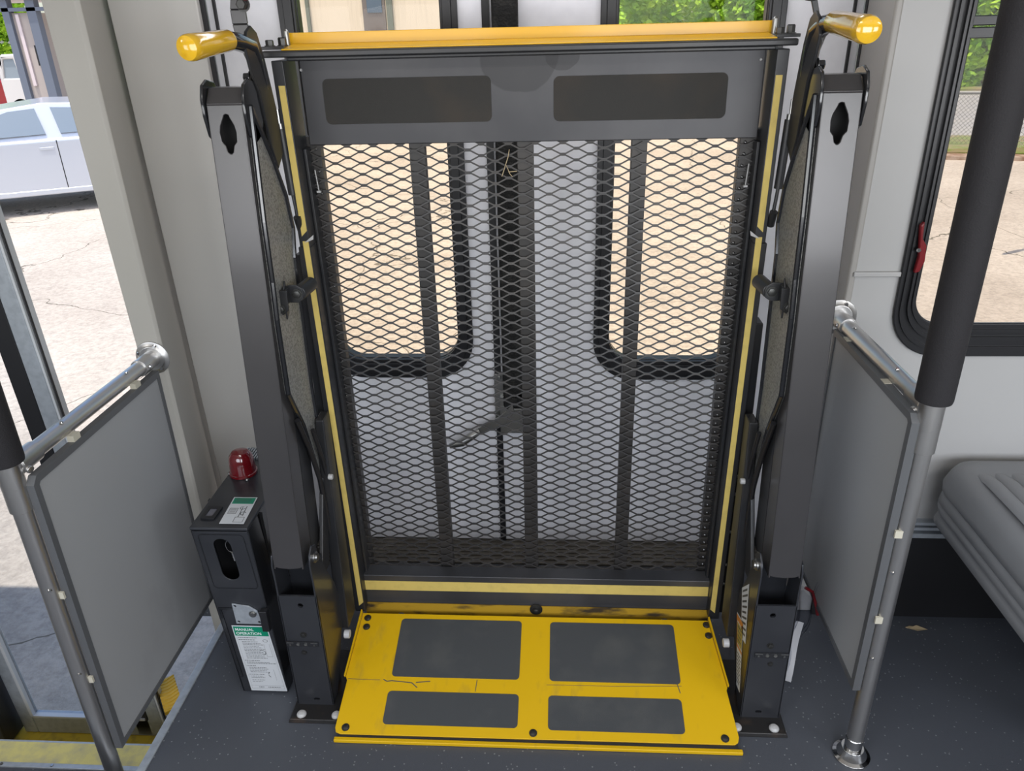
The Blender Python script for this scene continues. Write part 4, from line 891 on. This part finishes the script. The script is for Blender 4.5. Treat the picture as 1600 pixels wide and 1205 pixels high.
# ================================================================== outside things
def car(loc, ang, paint, label, scale=1., group=None):
    root = empty('car', (loc[0], loc[1], GZ), label, 'car')
    m_g = mat('car_glass', (.13, .18, .23), .05, 0, .8, coat=1)
    tr = Matrix.Rotation(ang, 4, 'Z')
    prof = [(-2.30, .40), (-2.32, .62), (-2.20, .78), (-1.55, .92), (-.95, .99), (1.6, 1.02), (2.15, 1.05), (2.30, .98), (2.34, .60), (2.28, .38), (1.92, .30), (1.78, .48), (1.62, .60), (1.42, .65), (1.22, .60), (1.06, .48), (.98, .26), (-.98, .26), (-1.06, .48), (-1.2, .60), (-1.40, .65), (-1.60, .60), (-1.75, .48), (-1.92, .30)]
    mb = MB().plate(prof, [], (0, -.88, 0), (1, 0, 0), (0, 0, 1), (0, 1.76, 0)); o = mb.build('body', paint, root, bevel=.05, seg=3)
    parts = [o]
    # greenhouse
    base = [(-1.15, .98), (2.05, 1.04)]; topx = (-.35, 1.25); zt = 1.44
    cp = [(-1.45, .94), (-.85, 1.22), (-.35, 1.38), (.25, 1.45), (.85, 1.43), (1.45, 1.28), (2.1, 1.02)]; mb = MB()
    L_ = [[mb.bm.verts.new((x, s_ * (.845 - .20 * max(0, z - 1.0) / .44), z)) for x, z in cp] for s_ in (-1, 1)]
    B_ = [[mb.bm.verts.new((x, s_ * .84, .90)) for x, z in (cp[0], cp[-1])] for s_ in (-1, 1)]
    for i in range(len(cp) - 1): mb._f([L_[0][i], L_[0][i + 1], L_[1][i + 1], L_[1][i]])
    for k in (0, 1): mb._f(L_[k] + [B_[k][1], B_[k][0]])
    mb._f([L_[0][0], L_[1][0], B_[1][0], B_[0][0]]); mb._f([L_[0][-1], L_[1][-1], B_[1][1], B_[0][1]]); mb._f([B_[0][0], B_[0][1], B_[1][1], B_[1][0]])
    parts.append(mb.build('cabin', paint, root, bevel=.06, seg=3))
    for s_ in (-1, 1):
        def sp(x, z): 
            f_ = (z - 1.0) / (zt - 1.0); return Vector((x, s_ * (.847 - .20 * f_), z))
        for q in ([(-1.02, 1.03), (.24, 1.06), (.17, 1.385), (-.15, 1.36), (-.45, 1.27), (-.80, 1.12)], [(.42, 1.06), (1.40, 1.08), (1.20, 1.28), (.95, 1.355), (.36, 1.39)]):
            mb = MB(); vs = [mb.bm.verts.new(sp(*p)) for p in q]; vt = [mb.bm.verts.new(v.co + Vector((0, s_ * .012, 0))) for v in vs]; mb._f(vs); mb._f(vt)
            for i in range(len(vs)): mb._f([vs[i], vs[(i + 1) % len(vs)], vt[(i + 1) % len(vs)], vt[i]])
            parts.append(mb.build('side_window', m_g, root))
        for x_ in (.12, 1.12): parts.append(MB().box(x_, x_ + .18, s_ * .875 - .01, s_ * .90 + .01, .86, .895).build('door_handle', paint, root, bevel=.01))
        mb = MB().lathe((-.72, s_ * .90, 1.03), (0, s_, 0), [(0, .03), (.04, .09), (.14, .10), (.18, .06)], 14); parts.append(mb.build('mirror', paint, root))
        mb = MB()
        for x_, zz in ((.34, .98), (-.92, .93)): mb.box(x_, x_ + .012, s_ * .876 - .006, s_ * .876 + .006, .32, zz)
        parts.append(mb.build('door_seam', m_rub, root))
        parts.append(MB().box(-.95, 1.0, s_ * .87 - .02, s_ * .87 + .03, .26, .34).build('sill', paint, root, bevel=.02))
        for x_ in (-1.4, 1.42):
            w_ = MB().cyl((x_, s_ * .68, .33), (x_, s_ * .89, .33), .33, 28).build('wheel', m_rub, root, bevel=.02); parts.append(w_)
            h_ = MB().lathe((x_, s_ * .885, .33), (0, s_, 0), [(0, .21), (.012, .21), (.012, .05), (.02, .04)], 10).build('hub', m_alu, w_); h_.data.transform(tr)
    for x_, sl_ in ((-1, 0),):
        mb = MB().hexa([(-1.10, -.72, 1.0), (-1.10, .72, 1.0), (-.40, .60, 1.42), (-.40, -.60, 1.42), (-1.14, -.72, 1.01), (-1.14, .72, 1.01), (-.44, .60, 1.43), (-.44, -.60, 1.43)]); parts.append(mb.build('windscreen', m_g, root))
    for o in parts:
        # mesh was built in world coordinates around the origin: move to car space and turn
        o.data.transform(Matrix.Translation(Vector((loc[0], loc[1], GZ)))); o.data.transform(tr)
    for o in parts:
        for c in o.children: c.data.transform(Matrix.Translation(tr @ Vector((loc[0], loc[1], GZ)) * 1) if False else Matrix.Identity(4))
    return root, parts
m_silver = mat('silver_car_paint', (.55, .58, .64), .28, .35, .5, coat=.6)
m_redcar = mat('red_car_paint', (.45, .02, .03), .3, .1, coat=.5)
m_vanw = mat('white_van_paint', (.62, .60, .58), .4)
def fix_children(parts, loc):
    for o in parts:
        for c in o.children: c.data.transform(Matrix.Identity(4))
ang = math.radians(30)
# near-side door seam stands at (-6.86, 9.3): the car centre lies 0.88 m behind it
seam = Vector((-6.86, 9.3, 0)); ctr = seam + Vector((math.cos(ang) * -.34, math.sin(ang) * -.34, 0)) + Vector((-math.sin(ang), math.cos(ang), 0)) * .88
car((ctr.x, ctr.y), ang, m_silver, 'silver sedan parked on the sunlit lot outside the entry door')
car((-19.4, 25.2), math.radians(80), m_redcar, 'red car far off behind the white van at the lot edge')
van = empty('van', (-15.4, 22.4, GZ), 'white van with open-looking side window standing far off beyond the silver sedan', 'van')
MB().plate([(-16.35, -.60), (-16.35, .7), (-16.15, 1.1), (-14.7, 1.1), (-14.55, .3), (-14.5, -.60)], [[(-16.22, .45), (-16.12, .97), (-15.80, .97), (-15.74, .45)]], (0, 22, 0), (1, 0, 0), (0, 0, 1), (0, 2.0, 0)).build('body', m_vanw, van, bevel=.04)
MB().box(-16.28, -15.74, 22.05, 22.09, .40, .97).build('side_window', mat('van_glass', (.25, .30, .34), .1), van)
for x_ in (-15.9, -14.9): MB().cyl((x_, 22.0, -.43), (x_, 22.25, -.43), .32, 20).build('wheel', m_rub, van)
# canopy structure with posts far left
m_ppost = mat('slate_post', (.13, .15, .19), .6); m_pw = mat('pink_white_strip', (.62, .53, .53), .6); m_tan = mat('tan_wall', (.40, .35, .32), .8)
can = empty('canopy_kiosk', (-12.6, 18.3, GZ), 'grey kiosk panel framed by two slate posts with a pale strip, far off at left', 'kiosk')
MB().box(-13.03, -12.86, 18.0, 18.2, GZ, 4.2).build('post', m_ppost, can); MB().box(-12.42, -12.20, 18.0, 18.2, GZ, 4.2).build('post', m_ppost, can)
MB().box(-12.86, -12.42, 18.1, 19.2, -.0, 2.05).build('wall_panel', m_tan, can); MB().box(-12.76, -12.68, 18.05, 18.1, .45, 2.02).build('pale_strip', m_pw, can)
MB().box(-14.5, -10.8, 17.9, 20.5, 2.35, 2.9).build('canopy_roof', m_pw, can); MB().box(-13.2, -10.9, 18.0, 18.15, 2.08, 2.16).build('rail', m_ppost, can)
MB().box(-12.50, -12.46, 18.06, 18.1, .9, 1.35).build('door_pull', m_rub, can)
# pale building beyond the left lift-door window
m_bw = mat('pale_siding', (.66, .62, .56), .7, 0, .3, (3, (.58, .54, .48), .5, .75, (6, 6, .3)))
bd = empty('pale_building', (-5, 20.5, GZ), 'pale building with a dark doorway seen through the left lift-door window', 'building')
MB().box(-9.0, -2.4, 20.0, 27, GZ, 3.4).build('wall', m_bw, bd)
o = MB().box(-4.92, -4.35, 19.95, 20.02, GZ, 2.8).build('doorway', mat('dark_doorway', (.16, .15, .16), .5), bd)
MB().box(-4.80, -4.42, 19.93, 19.96, 1.88, 2.4).build('blue_pane', mat('blue_pane', (.09, .14, .22), .2), o)
MB().box(-4.30, -4.16, 19.9, 20.0, GZ, 3.2).build('downpipe', mat('green_grey_pipe', (.14, .17, .16), .5), bd)
MB().box(-6.36, -6.28, 19.9, 20.0, GZ, 3.2).build('downpipe', bpy.data.materials['green_grey_pipe'], bd)
MB().box(-9.2, -2.2, 19.8, 27.1, 3.4, 3.7).build('roof', m_tan, bd)

# chain link fence along the verge
fm = MB()
c12, s12 = math.cos(math.radians(-12)), math.sin(math.radians(-12))
def fp(u, z): return Vector((7 + u * c12 - 1.2 * s12 * -1 * -1, 12.6 + u * s12 + 1.2 * c12, z))
fence = empty('chain_link_fence', fp(3, GZ), 'low chain link fence along the grass verge seen through the side window', 'fence')
zt_, zb_ = .22, GZ + .1
st_ = .075; w2 = .004; U0, U1 = -1.5, 9.0
u = U0 - (zt_ - zb_)
while u < U1:
    for sg in (1, -1):
        ua, ub = u, u + (zt_ - zb_)
        a1 = fp(ua, zb_ if sg > 0 else zt_); b1 = fp(ub, zt_ if sg > 0 else zb_)
        fm._f([fm.bm.verts.new(q) for q in (a1 - Vector((w2, 0, 0)), a1 + Vector((w2, 0, 0)), b1 + Vector((w2, 0, 0)), b1 - Vector((w2, 0, 0)))])
    u += st_
fm.build('wire_mesh', mat('grey_wire', (.15, .15, .15), .5, .5), fence, recalc=False)
MB().cyl(fp(U0 - .9, zt_), fp(U1 + .9, zt_), .022, 10).build('top_rail', bpy.data.materials['grey_wire'], fence)
for u_ in (-2.2, 1.0, 4.2, 7.4, 9.8): MB().cyl(fp(u_, GZ), fp(u_, zt_ + .06), .03, 10).build('post', bpy.data.materials['grey_wire'], fence)

# bushes and trees: crowns of leaf blades on a trunk
def leafmat(name, c1_, c2_):
    m = mat(name, c1_, .85, 0, .08, (1.3, c2_, .35, .65)); m.node_tree.nodes['Principled BSDF'].inputs['Transmission Weight'].default_value = 0; return m
lm = [leafmat('leaf_bright', (.42, .62, .05), (.20, .40, .03)), leafmat('leaf_mid', (.22, .44, .04), (.36, .58, .06)), leafmat('leaf_deep', (.15, .34, .03), (.32, .52, .05))]
m_bark = mat('bark', (.12, .09, .06), .9)
def tree(x, y, z0, rx, rz, n, mi, label, leaf=.16, group=None):
    root = empty('tree', (x, y, GZ), label, 'tree', group)
    mb = MB(); rnd = random.Random(int(x * 10 + y))
    lobes = [(rnd.uniform(-.65, .65) * rx, rnd.uniform(-.5, .5) * rx, rnd.uniform(-.75, .75) * rz, rnd.uniform(.38, .6)) for _ in range(14)]
    for _ in range(n):
        lx, ly, lz, lr = rnd.choice(lobes)
        d = Vector((rnd.gauss(0, 1), rnd.gauss(0, 1), rnd.gauss(0, 1))).normalized()
        c = Vector((x + lx + d.x * rx * lr * .9, y + ly + d.y * rx * lr * .7, z0 + lz + d.z * rz * lr))
        if c.z < GZ + .05: c.z = GZ + rnd.uniform(.05, .5)
        a = Vector((rnd.uniform(-1, 1), rnd.uniform(-1, 1), rnd.uniform(-.6, .6))).normalized() * leaf * rnd.uniform(.6, 1.3)
        b_ = a.cross(Vector((rnd.uniform(-1, 1), rnd.uniform(-1, 1), rnd.uniform(-1, 1)))).normalized() * leaf * .45
        mb._f([mb.bm.verts.new(q) for q in (c - a, c + b_, c + a, c - b_)])
    mb.build('crown', lm[mi], root, recalc=False)
    MB().sweep([(x, y, GZ - .1), (x + .1, y, (GZ + z0) / 2), (x, y, z0 + rz * .5)], [.14, .11, .05], 8).build('trunk', m_bark, root)
    return root
tree(-22.6, 31, 1.4, 2.2, 2.4, 5000, 0, 'leafy green tree far off beyond the red car at the left edge')
tree(.2, 27.5, .9, 1.9, 2.0, 7000, 1, 'mid green tree seen at the left side of the right lift-door window')
tree(3.9, 32.5, 1.0, 2.3, 2.5, 8000, 0, 'bright green tree in the middle of the right lift-door window')
tree(6.7, 27.5, .9, 1.9, 2.1, 7000, 2, 'deeper green tree at the right side of the right lift-door window')
tree(11.6, 32.5, .8, 2.2, 2.6, 8000, 2, 'dark green tree left of the fenced road view in the side window')
tree(13.9, 27.0, .5, 1.8, 2.0, 8000, 0, 'bright green bushy tree behind the road in the side window')
tree(18.8, 31.5, .7, 2.3, 2.5, 8000, 1, 'mid green tree behind the road at the right edge of the side window')
tree(17.6, 39.5, 3.0, 3.8, 4.2, 9000, 2, 'tall tree rising behind the bushy trees across the road')
tree(4.6, 39.5, 3.0, 3.8, 4.0, 9000, 2, 'tall tree rising behind the trees in the right lift-door window')
